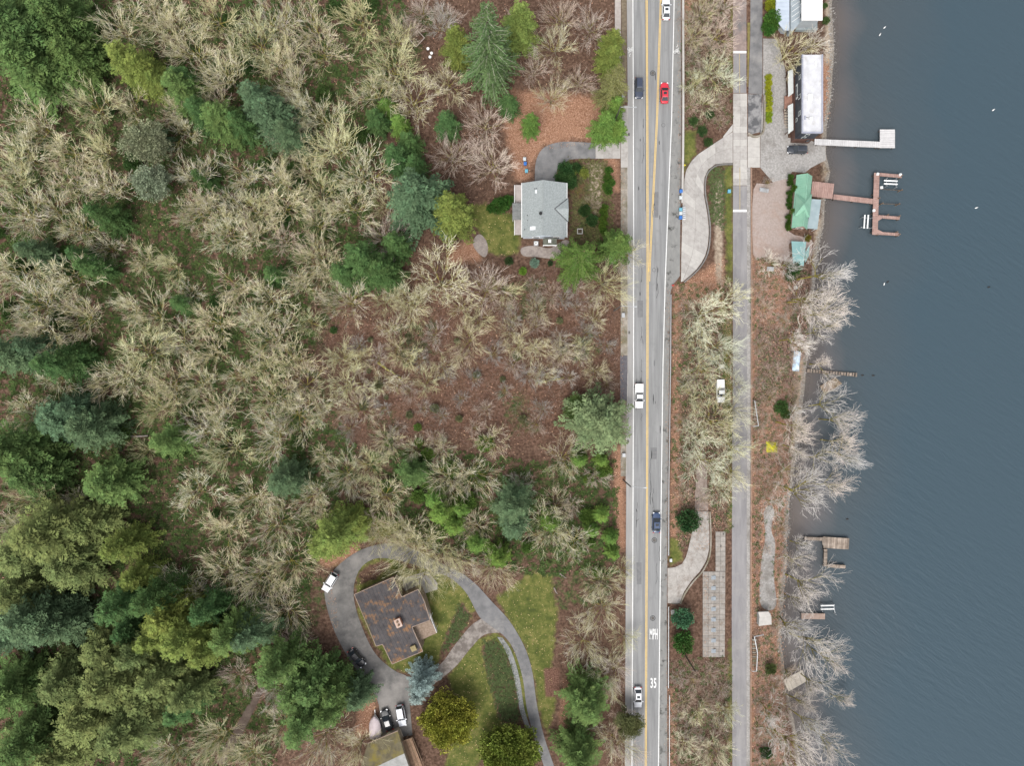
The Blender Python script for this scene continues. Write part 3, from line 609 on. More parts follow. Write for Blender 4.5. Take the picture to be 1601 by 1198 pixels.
# the grey roofed house on the hill side
shing = mk('grey_shingles', (.20, .222, .225), (.32, .345, .343), 3.2, .95, .03, lo=.3, hi=.7)
zb = G(850, 330)[2]; ze = zb+3.2; zr = zb+5.4
h = empty('house', G(850, 330), 'grey shingled gable house with two skylights by the curved driveway', 'house')
sid = mk('pale_blue_siding', (.42, .47, .52), (.5, .55, .6), 1, .8)
xw0, xw1 = W(818, 0, ze)[0], W(884, 0, ze)[0]; yw0, yw1 = W(0, 368.5, ze)[1], W(0, 289, ze)[1]; xm = W(849, 0, zr)[0]
w_ = MB(); ring0 = [(xw0, yw0), (xw1, yw0), (xw1, yw1), (xw0, yw1)]
w_.prism(ring0, zb-.6, ze-.1)
for y in (yw0, yw1): w_.prism([(xw0, y-.08), (xw1, y-.08), (xw1, y+.08), (xw0, y+.08)], ze-.12, ze-.02)
for yy in (yw0, yw1-.15): w_.loft([[(xw0, yy, ze-.05), (xw1, yy, ze-.05), (xm, yy, zr-.25)], [(xw0, yy+.15, ze-.05), (xw1, yy+.15, ze-.05), (xm, yy+.15, zr-.25)]])
w_.build('wall', sid, h)
rl = [W(815.5, 287, ze), W(815.5, 371, ze), W(849, 373.5, zr), W(849, 283, zr)]
yn, ys2 = W(0, 286, ze)[1], W(0, 371, ze)[1]
XL, XR = W(815.5, 0, ze)[0], W(886.5, 0, ze)[0]
rf = MB(); rf.slab([(XL, yn, ze), (XL, ys2, ze), (xm, ys2, zr), (xm, yn, zr)], .18); ro = rf.build('roof', shing, h)
rf = MB(); rf.slab([(xm+.002, yn, zr), (xm+.002, ys2, zr), (XR, ys2, ze), (XR, yn, ze)], .18); ro2 = rf.build('roof', shing, h)
MB().prism([(xm-.16, ys2), (xm+.16, ys2), (xm+.16, yn), (xm-.16, yn)], zr-.06, zr+.04).build('ridge_cap', mk('ridge_shingle', (.2, .22, .22), (.27, .29, .29), 3, .95), ro)
slope = (zr-ze)/(XR-xm); Px = W(867, 0, ze+1)[0]; pz = zr-slope*(Px-xm); yc = W(0, 328.5, ze)[1]; ya_, yb_ = W(0, 310, ze)[1], W(0, 347, ze)[1]
cg = MB(); E = (XR+.25, yc, pz)
cg.slab([(Px, yc, pz+.05), E, (XR+.25, ya_, ze+.05)], .12); cg.slab([(Px, yc-.003, pz+.05), (XR+.25, yb_, ze+.05), (E[0], yc-.003, pz)], .12); dm = cg.build('dormer_roof', shing, h)
vly = mk('valley_flashing', (.07, .075, .08), (.1, .105, .11), 2, .7)
for yv in (ya_, yb_): MB().cyl((Px, yc, pz+.06), (XR+.2, yv, ze+.07), .09, .09, 6).build('valley', vly, dm)
MB().prism([(XR-.1, yb_+.3), (XR+.1, yb_+.3), (XR+.1, ya_-.3), (XR-.1, ya_-.3)], zb-.3, ze-.1).build('gable_wall', sid, h)
MB().cyl((XL+.02, ys2, ze-.02), (XL+.02, yn, ze-.02), .09, .09, 6).build('gutter', M['white'], h); MB().cyl((XR, ys2, ze-.03), (XR, yn, ze-.03), .08, .08, 6).build('gutter', M['white'], h)
zs = ze+slope*((W(841, 0, ze+1.2)[0]-XL)); skylight(h, 841, 299.5, zs+.02, 9.5, 6.5, -slope)
zs = ze+slope*((W(833, 0, ze+1)[0]-XL)); skylight(h, 833, 357, zs+.02, 9.5, 6.5, -slope)
for px, py, r, hh in ((845, 335, .26, .9), (847, 341, .1, .5), (824.5, 337, .1, .4), (824.5, 345, .1, .4), (836, 295.5, .12, .4), (839, 295, .1, .4), (820, 359, .1, .4)):
    X_ = W(px, py, ze+1)[0]; z0 = ze+slope*(X_-XL); c0 = W(px, py, z0)
    v = MB().cyl((c0[0], c0[1], z0-.2), (c0[0], c0[1], z0+hh), r, r*.9, 10).build('vent_pipe', vly, h)
    if r > .2: MB().cyl((c0[0], c0[1], z0+hh+.003), (c0[0], c0[1], z0+hh+.12), r*1.4, r*1.2, 10).build('cowl', M['black'], v)
window(h, (xw0+2, yw0), (xw0+3.6, yw0), zb+1, zb+2.2, (0, -1)); window(h, (xw0+6.5, yw0), (xw0+8, yw0), zb+1, zb+2.2, (0, -1))
# porch roof and back deck, side porch
dk = mk('pinkish_deck', (.33, .29, .275), (.42, .375, .355), 1.5, .9)
deckz = zb+1.6
d_ = MB().prism(wp([(804.5, 289), (815.8, 289), (815.8, 367), (805, 367)], deckz), deckz-.15, deckz).build('deck', dk, h)
for k in range(13): MB().prism(wp([(805+.0, 289.4+k*6), (815.8, 289.4+k*6), (815.8, 294.9+k*6), (805, 294.9+k*6)], deckz), deckz+.002, deckz+.03).build('deck_board', dk, d_)
for ra, rb in ((289, 317), (343, 367)): MB().prism(wp([(804, ra), (804.7, ra), (804.7, rb), (804, rb)], deckz+1), deckz+.9, deckz+1).build('railing', M['white'], h)
for y in (289.5, 298, 307, 316, 344, 355, 366):
    c0 = W(804.4, y, deckz+1); MB().box((c0[0], c0[1], deckz+.45), (.09, .09, .9)).build('railing_post', M['white'], h)
for px, py in ((805, 292), (805, 364)):
    c0 = W(px, py, deckz); MB().box((c0[0], c0[1], (deckz+zb-.5)/2), (.14, .14, deckz-zb+.5)).build('deck_post', M['rust'], h)
zp = zb+3.0; MB().slab([W(801, 317.5, zp-.2), W(816, 317.5, zp), W(816, 343.5, zp), W(801, 343.5, zp-.2)], .12).build('porch_roof', mk('dark_grey_roof', (.12, .125, .12), (.19, .195, .19), 2, .9), h)
for px, py in ((802, 319), (802, 342)):
    c0 = W(px, py, zp-.3); MB().box((c0[0], c0[1], (zp-.4+zb)/2), (.12, .12, zp-.3-zb+.3)).build('porch_post', M['white'], h)
zp = zb+2.4; sr = MB().slab([W(849, 372.5, zp+.2), W(870.5, 372.5, zp+.2), W(870.5, 383, zp), W(849, 383, zp)], .14).build('side_porch_roof', mk('mossy_roof', (.07, .075, .06), (.13, .135, .11), 1.5, .95), h)
for px in (850, 869.5):
    c0 = W(px, 382, zp-.1); MB().box((c0[0], c0[1], (zp+zb)/2-.2), (.12, .12, zp-zb+.1)).build('porch_post', M['white'], h)
MB().prism(wp([(849, 383.1), (870.5, 383.1), (870.5, 384.2), (849, 384.2)], zp), zp-.1, zp+.02).build('fascia', M['white'], sr)
c0 = W(859.5, 377, zp+.15); MB().box((c0[0], c0[1], c0[2]+.05), (.6, .7, .12)).build('skylight', M['white'], sr)
EXCL.append([(798, 278), (892, 278), (892, 388), (798, 388)])
ac = empty('heat_pump', G(838, 381.5), 'white round topped heat pump unit beside the grey roofed house', 'heat pump')
c0 = ac.location; MB().box((c0.x, c0.y, c0.z+.45), (.95, .9, .9)).build('cabinet', M['galv'], ac); MB().cyl((c0.x, c0.y, c0.z+.9), (c0.x, c0.y, c0.z+.96), .4, .38, 14).build('fan_grille', M['white'], ac)
for dx in (-.14, .14): MB().box((c0.x+dx, c0.y, c0.z+.98), (.12, .42, .03)).build('fan_blade', M['black'], ac)
fp = empty('fire_pit', G(906.5, 362), 'small square white framed fire pit in the garden', 'fire pit'); c0 = fp.location
for dx, dy, sx, sy in ((-.52, 0, .16, 1.2), (.52, 0, .16, 1.2), (0, .52, .88, .16), (0, -.52, .88, .16)): MB().box((c0.x+dx, c0.y+dy, c0.z+.15), (sx, sy, .5)).build('frame_side', M['newconcrete'], fp)
MB().box((c0.x, c0.y, c0.z), (.87, .87, .3)).build('ash_bed', M['wood_dark'], fp)

# the dark roofed house at the bend
zb = min(G(612, 970)[2], G(570, 930)[2], G(650, 1010)[2]); zr = zb+5.3
h = empty('house', G(612, 970), 'large house with low dark ribbed roof strewn with leaves and a brick chimney', 'house')
dark = mk('dark_roofing', (.048, .043, .044), (.08, .072, .072), .8, .85, .01, c3=(.20, .11, .055), scale3=.42, lo3=.525, hi3=.63)
A = W(576, 978, zr); B = W(663, 940, zr); ad_ = Vector((B[0]-A[0], B[1]-A[1], 0)).normalized()
def roofpt(px, py):
    z = zr
    for _ in range(4):
        q = W(px, py, z); dd = abs((q[0]-A[0])*(-ad_.y)+(q[1]-A[1])*ad_.x); z = zr-.10*dd
    return W(px, py, z)
north = [(554, 930), (615, 903), (628, 934), (654, 922), (663, 940)]; south = [(576, 978), (663, 940), (672.5, 970), (644, 981), (661, 1019), (613, 1039), (598, 1008), (588, 1011)]
N_ = [roofpt(*q) for q in north]+[A]; S_ = [A, B]+[roofpt(*q) for q in south[2:]]
rn = MB().slab(N_, .2).build('roof', dark, h); rs = MB().slab([(x, y-.004, z) for x, y, z in S_], .2).build('roof', dark, h)
outline = [roofpt(*q) for q in north]+[roofpt(*q) for q in south[2:]]
cxy = Vector((sum(q[0] for q in outline)/len(outline), sum(q[1] for q in outline)/len(outline)))
ins = [tuple(cxy+(Vector(q[:2])-cxy)*.955) for q in outline]
MB().prism(ins, zb-.8, zb+3.7).build('wall', mk('brown_wall', (.19, .14, .1), (.26, .2, .15), 1, .9), h)
fas = mk('pinkish_fascia', (.27, .20, .16), (.34, .26, .21), 1, .8)
for i in range(len(outline)):
    a_, b_ = Vector(outline[i]), Vector(outline[(i+1) % len(outline)]); MB().cyl(a_+Vector((0, 0, -.02)), b_+Vector((0, 0, -.02)), .085, .085, 5).build('fascia', fas, h)
nrm = Vector((-ad_.y, ad_.x, 0))
rbm = mk('roof_batten', (.055, .054, .06), (.09, .088, .095), .8, .85, c3=(.2, .11, .055), scale3=.42, lo3=.6, hi3=.68)
def ribs(poly3, parent, side):
    P2 = [(q[0], q[1]) for q in poly3]
    L_ = (Vector(B)-Vector(A)).length; k = .5
    while k < L_+2:
        base = Vector(A)+ad_*k; ok = [s for s in np.arange(.1, 14, .1) if inpoly(np.array([base.x+nrm.x*s*side]), np.array([base.y+nrm.y*s*side]), P2)[0]]
        if len(ok) > 6:
            s0, s1 = ok[0], ok[-1]; p0 = base+nrm*s0*side; p1 = base+nrm*s1*side
            p0.z = zr-.1*s0+.02; p1.z = zr-.1*s1+.02
            MB().cyl(p0, p1, .05, .05, 4).build('roof_batten', rbm, parent)
        k += .75
ribs(N_, rn, 1); ribs(S_, rs, -1)
# tile canopy, white side deck, chimney, patio
tz = zb+3.4; til = mk('brown_tiles', (.17, .125, .09), (.27, .205, .16), 2.5, .95, .03)
MB().slab([W(644.5, 981.5, tz), W(673, 970.8, tz), W(683.5, 990, tz-.7), W(657, 1002.5, tz-.7)], .12).build('tile_canopy', til, h)
for f_ in (.15, .85):
    q0 = Vector(W(657+(683.5-657)*f_, 1002.5+(990-1002.5)*f_-1.5, tz-.8)); MB().box((q0.x, q0.y, (zb-.6+tz-.8)/2), (.14, .14, tz-.8-zb+.6)).build('canopy_post', M['white'], h)
cm = mk('brick_chimney', (.30, .13, .075), (.42, .2, .12), 2, .9)
c0 = W(622.5, 975, zr+1); ch = MB().box((c0[0], c0[1], zr-.1), (1.15, 1.6, 2.2), math.atan2(ad_.y, ad_.x)).build('chimney', cm, h)
MB().box((c0[0], c0[1], zr+1.06), (1.3, 1.75, .12), math.atan2(ad_.y, ad_.x)).build('chimney_cap', mk('chimney_cap', (.42, .3, .24), (.5, .38, .32), 1, .9), ch)
for s in (-.35, .35): MB().cyl((c0[0]+nrm.x*s, c0[1]+nrm.y*s, zr+1.12), (c0[0]+nrm.x*s, c0[1]+nrm.y*s, zr+1.45), .24, .22, 8).build('flue', M['rust'], ch)
c0 = roofpt(647, 1013); MB().box((c0[0], c0[1], c0[2]+.3), (1.1, 1.1, .75), math.atan2(ad_.y, ad_.x)).build('roof_hatch', mk('mossy_box', (.2, .16, .08), (.27, .22, .12), 2, .9), h)
sd_ = MB(); q = [W(654.5, 922.5, zb+2.3), W(657.5, 921, zb+2.3), W(684, 988, zb+2.3), W(681, 989, zb+2.3)]
sd_.slab(q, .12); sdo = sd_.build('side_deck', mk('pale_deck', (.42, .39, .36), (.5, .47, .44), 1, .9), h)
for f_ in (.05, .35, .65, .95):
    q0 = Vector(q[1]).lerp(Vector(q[2]), f_); MB().box((q0.x-.08, q0.y-.03, q0.z+.35), (.09, .09, .9)).build('rail_post', M['white'], sdo); MB().box((q0.x-.1, q0.y, (q0.z-.12+zb-.8)/2), (.1, .1, q0.z-.12-zb+.8)).build('deck_post', M['white'], sdo)
MB().cyl(Vector(q[1])+Vector((-.08, 0, .82)), Vector(q[2])+Vector((-.08, 0, .82)), .05, .05, 4).build('handrail', M['white'], sdo)
struct(sheet('patio', [(630, 905), (668, 893), (684, 912), (684, 922), (662, 929), (656, 921), (640, 928), (630, 932)], M['concrete'], .06))
EXCL.append([(550, 928), (616, 898), (690, 930), (690, 1000), (660, 1022), (613, 1042)])

# outbuilding at the foot of the yard
zb = G(600, 1190)[2]; ze = zb+2.8
h = empty('outbuilding', G(602, 1190), 'mossy roofed outbuilding with a wooden stair deck below the parked cars', 'building')
ridge_a, ridge_b = W(560, 1213, ze+1.0), W(632, 1179, ze+1.0)
nl_ = [W(575, 1163, ze), W(622, 1143.5, ze), ridge_b, ridge_a]; r1_ = MB().slab(nl_, .15).build('roof', mk('brown_mossy_roof', (.085, .072, .045), (.15, .13, .08), .8, .95, .02, c3=(.2, .16, .03), scale3=.3), h)
sl_ = [(ridge_a[0], ridge_a[1]-.004, ridge_a[2]), (ridge_b[0], ridge_b[1]-.004, ridge_b[2]), W(648, 1225, ze), W(580, 1255, ze)]; MB().slab(sl_, .15).build('roof', mk('grey_roof', (.22, .22, .21), (.32, .32, .31), .8, .95, .02), h)
q = [W(578, 1165, ze), W(620.5, 1147, ze), W(646, 1223, ze), W(582, 1250, ze)]
MB().prism([a[:2] for a in q], zb-.6, ze-.16).build('wall', mk('tan_wall', (.3, .24, .18), (.36, .3, .23), 1, .9), h)
MB().cyl(Vector(nl_[0])+Vector((0, 0, 0)), Vector(nl_[1]), .09, .09, 5).build('gutter', fas, h)
wd = mk('red_brown_deck', (.20, .125, .08), (.3, .2, .135), 1.5, .9)
zd = zb+1.2
for k in range(9):
    a_ = (627+k*.95, 1156+k*.2); e0 = W(627+k*2.0, 1158-k*.9, zd); 
    p0 = (626+k*3.0, 1153+k*0.0)
    x0, y0 = 626.5+k*1.9, 1160-k*.6
    MB().slab([W(x0, y0, zd), W(x0+1.7, y0-.5, zd), W(x0+18.5, y0+44, zd), W(x0+16.8, y0+44.5, zd)], .05).build('deck_board', wd if k % 3 else M['rust'], h)
for x0, y0, x1, y1 in ((626, 1161, 645, 1154), (645, 1154, 663, 1198)):
    a_, b_ = Vector(W(x0, y0, zd+1)), Vector(W(x1, y1, zd+1)); MB().cyl(a_, b_, .07, .07, 5).build('handrail', M['rust'], h)
    for f_ in (.03, .5, .97): q0 = a_.lerp(b_, f_); MB().box((q0.x, q0.y, (q0.z+zb-.5)/2), (.1, .1, q0.z-zb+.5)).build('deck_post', M['rust'], h)
bd = empty('plywood_sheet', G(626.5, 1148), 'pale plywood sheet lying beside the outbuilding roof corner', 'board')
q = [(622.5, 1141), (626, 1140), (631, 1153), (627, 1155)]; MB().slab([G(x, y, .12) for x, y in q], .1).build('sheet', mk('plywood', (.42, .36, .29), (.5, .44, .36), 1, .9), bd)
EXCL.append([(560, 1150), (622, 1140), (665, 1150), (690, 1260), (560, 1260)])

# lakeside: tall dark building with white flat roof
zb = G(1250, 160)[2]-.1; zt = zb+6.6
h = empty('lake_building', G(1250, 160), 'narrow dark clad building with white flat roof beside the lake', 'building')
navy = mk('dark_cladding', (.028, .032, .042), (.05, .055, .065), 1, .5, stretch=(1, 1, .2)); brn = mk('red_brown_cladding', (.085, .045, .035), (.14, .08, .065), 1, .6)
RT = [(1255, 89), (1284, 86), (1284.5, 206), (1255.5, 206.5)]
P2 = wp(RT, zt); bx = [min(q[0] for q in P2), max(q[0] for q in P2), min(q[1] for q in P2), max(q[1] for q in P2)]
x0, x1, y0, y1 = bx
MB().prism([(x0, y0), (x1, y0), (x1, y1), (x0, y1)], zb+2.6, zt-.25).build('wall', navy, h)
MB().prism([(x0-.05, y0-.05), (x1, y0-.05), (x1, y1), (x0-.05, y1)], zb-.4, zb+2.59).build('base_wall', brn, h)
rf = MB().prism([(x0-.12, y0-.12), (x1+.12, y0-.12), (x1+.12, y1+.12), (x0-.12, y1+.12)], zt-.25, zt).build('roof', mk('white_membrane', (.44, .44, .46), (.54, .54, .56), .8, .7, c3=(.36, .345, .33), scale3=.6, lo3=.55, hi3=.75), h)
cop = mk('grey_coping', (.26, .27, .33), (.34, .35, .41), 1, .6)
for a_ in (((x0-.1, y0), .24, y1-y0), ((x1+.1, y0), .24, y1-y0)): MB().prism([(a_[0][0]-.12, y0-.1), (a_[0][0]+.12, y0-.1), (a_[0][0]+.12, y1+.1), (a_[0][0]-.12, y1+.1)], zt-.3, zt+.28).build('parapet', cop, h)
MB().prism([(x0+.03, y0-.22), (x1-.03, y0-.22), (x1-.03, y0+.02), (x0+.03, y0+.02)], zt-.3, zt+.25).build('parapet', cop, h)
for px, py, sx, sy, hh in ((1266, 152.5, .85, 1.4, .55), (1267, 186.5, .6, .8, .7), (1275.5, 99, .35, 1.0, .3)):
    c0 = W(px, py, zt+.2); u_ = MB().box((c0[0], c0[1], zt+hh/2), (sx, sy, hh)).build('roof_unit', M['white'], h); MB().box((c0[0], c0[1], zt+hh+.03), (sx*.8, sy*.8, .05)).build('lid', mk('unit_lid', (.7, .69, .66), None, 1, .6), u_)
c0 = W(1258.5, 184, zt); MB().box((c0[0], c0[1], zt+.1), (.3, .8, .2)).build('roof_unit', cop, h); MB().cyl((c0[0], c0[1]+.2, zt+.06), (c0[0]+1.0, c0[1]-.1, zt+.06), .05, .05, 5).build('pipe', M['iron'], h)
for px, py in ((1268.5, 135), (1277, 156), (1277, 177)):
    c0 = W(px, py, zt); MB().cyl((c0[0], c0[1], zt-.05), (c0[0], c0[1], zt+.18), .13, .1, 8).build('vent', M['white'], h)
pale = mk('pale_window_frame', (.5, .52, .5), (.6, .62, .6), 1, .5)
for yy, z0, z1, l in ((122, zb+4.6, zb+5.7, .9), (140, zb+3.2, zb+4.0, 3.2), (152, zb+4.4, zb+5.6, 1.0), (178, zb+4.4, zb+5.6, 1.0), (184, zb+3.0, zb+3.8, .8)):
    Y_ = W(0, yy, zt-2)[1]; window(h, (x0, Y_-l/2), (x0, Y_+l/2), z0, z1, (-1, 0), pale)
for f_, z0, z1 in ((.3, zb+4.4, zb+5.5), (.28, zb+3.0, zb+3.9), (.7, zb+.9, zb+2.1)): X_ = x0+(x1-x0)*f_; window(h, (X_, y0), (X_+.9, y0), z0, z1, (0, -1), pale)
cz = zb+2.75; whp = mk('pale_canopy', (.45, .47, .46), (.54, .56, .55), 1, .7)
for ya, yb in ((107, 151), (161, 209)):
    q = [W(1232, ya+4, cz), W(1240, ya, cz), W(1240.5, yb-6, cz), W(1232.5, yb, cz)]; cn = MB().slab(q, .14).build('canopy', whp, h)
    for yq in (ya+8, yb-4): c0 = W(1232.8, yq, cz-.2); MB().box((c0[0], c0[1], (cz-.15+zb-.4)/2), (.12, .12, cz-.15-zb+.4)).build('canopy_post', brn, cn)
MB().slab([W(1226.5, 150, zb+1.2), W(1240, 146, zb+1.2), W(1240, 166, zb+1.2), W(1226.5, 170, zb+1.2)], .12).build('landing', mk('red_deck', (.22, .12, .09), (.3, .17, .13), 1, .9), h)
for k in range(11):
    y_ = 170.8+k*4.4; zz = zb+1.1-k*.1; MB().slab([W(1226.5, y_, zz), W(1232.3, y_, zz), W(1232.3, y_+2.6, zz), W(1226.5, y_+2.6, zz)], .12).build('step', mk('weathered_step', (.36, .3, .24), (.45, .39, .32), 1, .9) if k == 0 else bpy.data.materials['weathered_step'], h)
st = MB()
for px in (1226.2, 1232.7): st.slab([W(px-.4, 170, zb+1.0), W(px+.4, 170, zb+1.0), W(px+.4, 218, zb), W(px-.4, 218, zb)], .4)
st.build('stringer', brn, h)
# white roofed lake house at the frame's top
zb = G(1262, 0)[2]; zt = zb+5.0
h = empty('lake_house', G(1262, 10), 'white flat roofed lake house with grey terrace beside the metal roofed garage', 'house')
q = wp([(1253.5, -70), (1286, -70), (1286, 31), (1253.5, 31)], zt)
MB().prism(q, zt-.2, zt).build('roof', mk('bright_white_roof', (.74, .73, .71), (.79, .78, .76), .8, .7), h); xa, ya = q[3]; xb = q[2][0]; yt = q[0][1]
MB().prism([(xa+.4, ya+.4), (xb-.4, ya+.4), (xb-.4, yt), (xa+.4, yt)], zb-.4, zt-.21).build('wall', mk('light_grey_wall', (.33, .36, .38), (.4, .43, .45), 1, .8), h)
tzz = zb+2.9; MB().prism(wp([(1236, -70), (1253, -70), (1253, 32), (1240, 48), (1236, 48)], tzz), zb-.3, tzz).build('terrace', mk('grey_terrace', (.25, .29, .32), (.33, .37, .4), .8, .8), h)
MB().prism(wp([(1243, 47), (1254, 34), (1278, 34), (1278, 46)], zb+1.0), zb-.4, zb+1).build('lower_terrace', mk('slate_terrace', (.2, .235, .24), (.27, .3, .31), .8, .8), h)
for k in range(5):
    a_, b_ = W(1238, 2+k*8, tzz+.05), W(1252, -8+k*8, tzz+.05); MB().cyl(a_, b_, .05, .05, 4).build('railing', M['white'], h)
for y in np.arange(ya+1, yt, 3.2): window(h, (xa+.4, y), (xa+.4, y+1.4), zb+3.2, zb+4.5, (-1, 0), pale)
h = empty('garage', G(1224, 15), 'bluish metal roofed garage between the yellow hedge and the white lake house', 'garage')
zt = zb+3.4; q = [W(1213, -60, zt-.4), W(1234, -60, zt), W(1234.3, 47, zt), W(1226, 47, zt-.2), W(1213, 30, zt-.4)]
mr_ = mk('bluish_metal_roof', (.36, .41, .48), (.43, .48, .55), .6, .5); ro = MB().slab(q, .15).build('roof', mr_, h)
for k in range(15):
    y_ = -52+k*6.2; a_, b_ = W(1213.5 if y_ < 28 else 1221, y_, zt-.36 if y_ < 28 else zt-.26), W(1234, y_, zt+.02); MB().cyl(a_, b_, .035, .035, 4).build('seam', mr_, ro)
MB().prism([(x_, y_) for x_, y_ in wp([(1216, -58), (1232.5, -58), (1232.5, 45), (1226, 44), (1216, 30)], zt-.5)], zb-.5, zt-.6).build('wall', mk('blue_grey_wall', (.3, .33, .36), None, 1, .8), h)
EXCL += [[(1213, -60), (1290, -60), (1290, 48), (1213, 48)], [(1224, 86), (1288, 86), (1288, 220), (1224, 220)]]

# green roofed cottage
zb = G(1252, 316)[2]; ze = zb+2.7; zr = zb+4.6
h = empty('cottage', G(1252, 316), 'cottage with light green metal roof and a little pavilion hip roof', 'house')
gr1 = mk('green_metal_roof', (.185, .36, .265), (.225, .405, .30), .8, .45)
def seam_slab(pts, parent, n, name='roof', mat=gr1):
    """sloped metal roof plane: edges 0-1 (eave) and 3-2 (ridge); seams run from eave to ridge"""
    o_ = MB().slab(pts, .12).build(name, mat, parent); p_ = [Vector(q) for q in pts]
    for k in range(n+1):
        t_ = k/n; MB().cyl(p_[0].lerp(p_[1], t_)+Vector((0, 0, .01)), p_[3].lerp(p_[2], t_)+Vector((0, 0, .01)), .04, .04, 4).build('seam', mat, o_)
    return o_
def shift(q, dx): return (q[0]+dx, q[1], q[2])
R0, R1 = W(1262.5, 271, zr), W(1256, 353.5, zr); EL0, EL1 = W(1245.5, 273.5, ze), W(1237.5, 356.5, ze); ER0, ER1 = W(1270, 275.5, ze), W(1262, 359, ze)
seam_slab([EL0, EL1, R1, R0], h, 22); seam_slab([ER0, ER1, shift(R1, .004), shift(R0, .004)], h, 22)
MB().cyl(Vector(R0)+Vector((0, 0, .03)), Vector(R1)+Vector((0, 0, .03)), .09, .09, 6).build('ridge_cap', gr1, h)
zc = zr+.9; ap0 = W(1257, 319, zc+.25); cor = [W(1245, 303.5, ze+.65), W(1269.5, 303.5, ze+.65), W(1266, 339.5, ze+.65), W(1242, 337.5, ze+.65)]
pv = None
for i in range(4):
    a_, b_ = cor[i], cor[(i+1) % 4]; c_ = Vector(a_)+(Vector(b_)-Vector(a_))*.5
    pq = MB().slab([a_, b_, ap0], .1).build('pavilion_roof', gr1, h)
    MB().cyl(Vector(a_)+Vector((0, 0, .01)), Vector(ap0)+Vector((0, 0, .02)), .055, .055, 4).build('hip_cap', gr1, pq)
    MB().cyl(c_+Vector((0, 0, .01)), Vector(ap0)+Vector((0, 0, .02)), .03, .03, 4).build('seam', gr1, pq)
cv = Vector((sum(q[0] for q in cor)/4, sum(q[1] for q in cor)/4))
MB().prism([tuple(cv+(Vector(q[:2])-cv)*.9) for q in cor], zb-.4, ze+.5).build('pavilion_wall', mk('cream_wall', (.42, .38, .32), (.5, .46, .4), 1, .85), h)
inn = [Vector(q[:2]) for q in (EL0, ER0, ER1, EL1)]; cv2 = sum(inn, Vector((0, 0)))/4
MB().prism([tuple(cv2+(q-cv2)*.92) for q in inn], zb-.5, ze-.05).build('wall', mk('rose_wall', (.3, .2, .16), (.38, .27, .22), 1, .85), h)
gz = [tuple(cv2+(q-cv2)*.92) for q in inn]
for (ea, eb, rr_) in ((gz[0], gz[1], R0), (gz[3], gz[2], R1)): MB().loft([[(*ea, ze-.06), (*eb, ze-.06), (ea[0]*.5+eb[0]*.5, ea[1]*.5+eb[1]*.5, zr-.5)], [(ea[0], ea[1]+.1, ze-.06), (eb[0], eb[1]+.1, ze-.06), (ea[0]*.5+eb[0]*.5, ea[1]*.5+eb[1]*.5+.1, zr-.5)]]).build('gable', bpy.data.materials['rose_wall'], h)
pz_ = zb+2.3; MB().slab([W(1269, 311, pz_+.1), W(1284, 312, pz_), W(1278, 358.5, pz_), W(1262, 357, pz_+.1)], .1).build('porch_roof', mk('grey_blue_roof', (.23, .29, .31), (.29, .35, .37), .8, .6), h)
for px, py in ((1283, 313), (1281, 335), (1277.3, 357)):
    c0 = W(px, py, pz_-.1); gzz = G(px, py)[2]-.4; MB().box((c0[0], c0[1], (pz_-.05+gzz)/2), (.12, .12, pz_-.05-gzz)).build('porch_post', M['white'], h)
c0 = gz[3]; c1 = gz[2]
for f_ in (.12, .55): a_ = Vector(c0).lerp(Vector(c1), f_); b_ = Vector(c0).lerp(Vector(c1), f_+.3); window(h, tuple(a_), tuple(b_), zb+.9, zb+2, (0, -1))
h = empty('shed', G(1249, 395), 'small shed with flat teal roof below the green roofed cottage', 'shed')
zb = G(1249, 395)[2]; zt = zb+2.3; te = mk('teal_roof', (.175, .31, .305), (.215, .36, .355), .8, .6)
MB().slab([W(1237.5, 377, zt), W(1260.5, 378, zt-.1), W(1256.5, 416, zt-.1), W(1240, 412, zt)], .12).build('roof', te, h)
MB().prism(wp([(1239, 379), (1258.5, 379.5), (1255, 413), (1241, 410)], zt), zb-.5, zt-.24).build('wall', M['rust'], h)
cn = tag(MB().loft([[(*W(1265, 383, zb+.1)[:2], zb+.3)]*1+[(*W(1262.5, 400, zb)[:2], zb+.1), (*W(1258.5, 410, zb)[:2], zb+.25), (*W(1258.8, 396, zb)[:2], zb+.1)], [(*W(1265.2, 383, zb+.4)[:2], zb+.62), (*W(1264, 400, zb+.3)[:2], zb+.5), (*W(1258.6, 411, zb+.4)[:2], zb+.6), (*W(1257.5, 396, zb+.3)[:2], zb+.5)]]).build('canoe', te), 'slim teal canoe lying against the teal roofed shed', 'canoe')
EXCL += [[(1234, 268), (1286, 270), (1286, 362), (1234, 362)], [(1234, 374), (1268, 374), (1262, 418), (1236, 414)]]

# ---------------------------------------------------------------- vehicles
paints = {}
def carpaint(c):
    if c not in paints:
        m, t, p = newmat('car_paint'); p.inputs['Base Color'].default_value = (*c, 1); p.inputs['Roughness'].default_value = .3; p.inputs['Coat Weight'].default_value = .6; p.inputs['Coat Roughness'].default_value = .08
        n = t.nodes.new('ShaderNodeTexNoise'); n.inputs['Scale'].default_value = 60; bb = t.nodes.new('ShaderNodeMapRange'); bb.inputs[3].default_value = .25; bb.inputs[4].default_value = .4
        t.links.new(n.outputs[0], bb.inputs[0]); t.links.new(bb.outputs[0], p.inputs['Roughness']); paints[c] = m
    return paints[c]
cglass = mk('car_glass', (.02, .025, .03), (.03, .036, .042), 1, .05, spec=.7, local=True); tyre = mk('tyre_rubber', (.02, .02, .02), (.03, .03, .03), 5, .9, local=True); alloy = mk('alloy_rim', (.4, .4, .41), (.5, .5, .51), 5, .35, metal=.7, local=True)
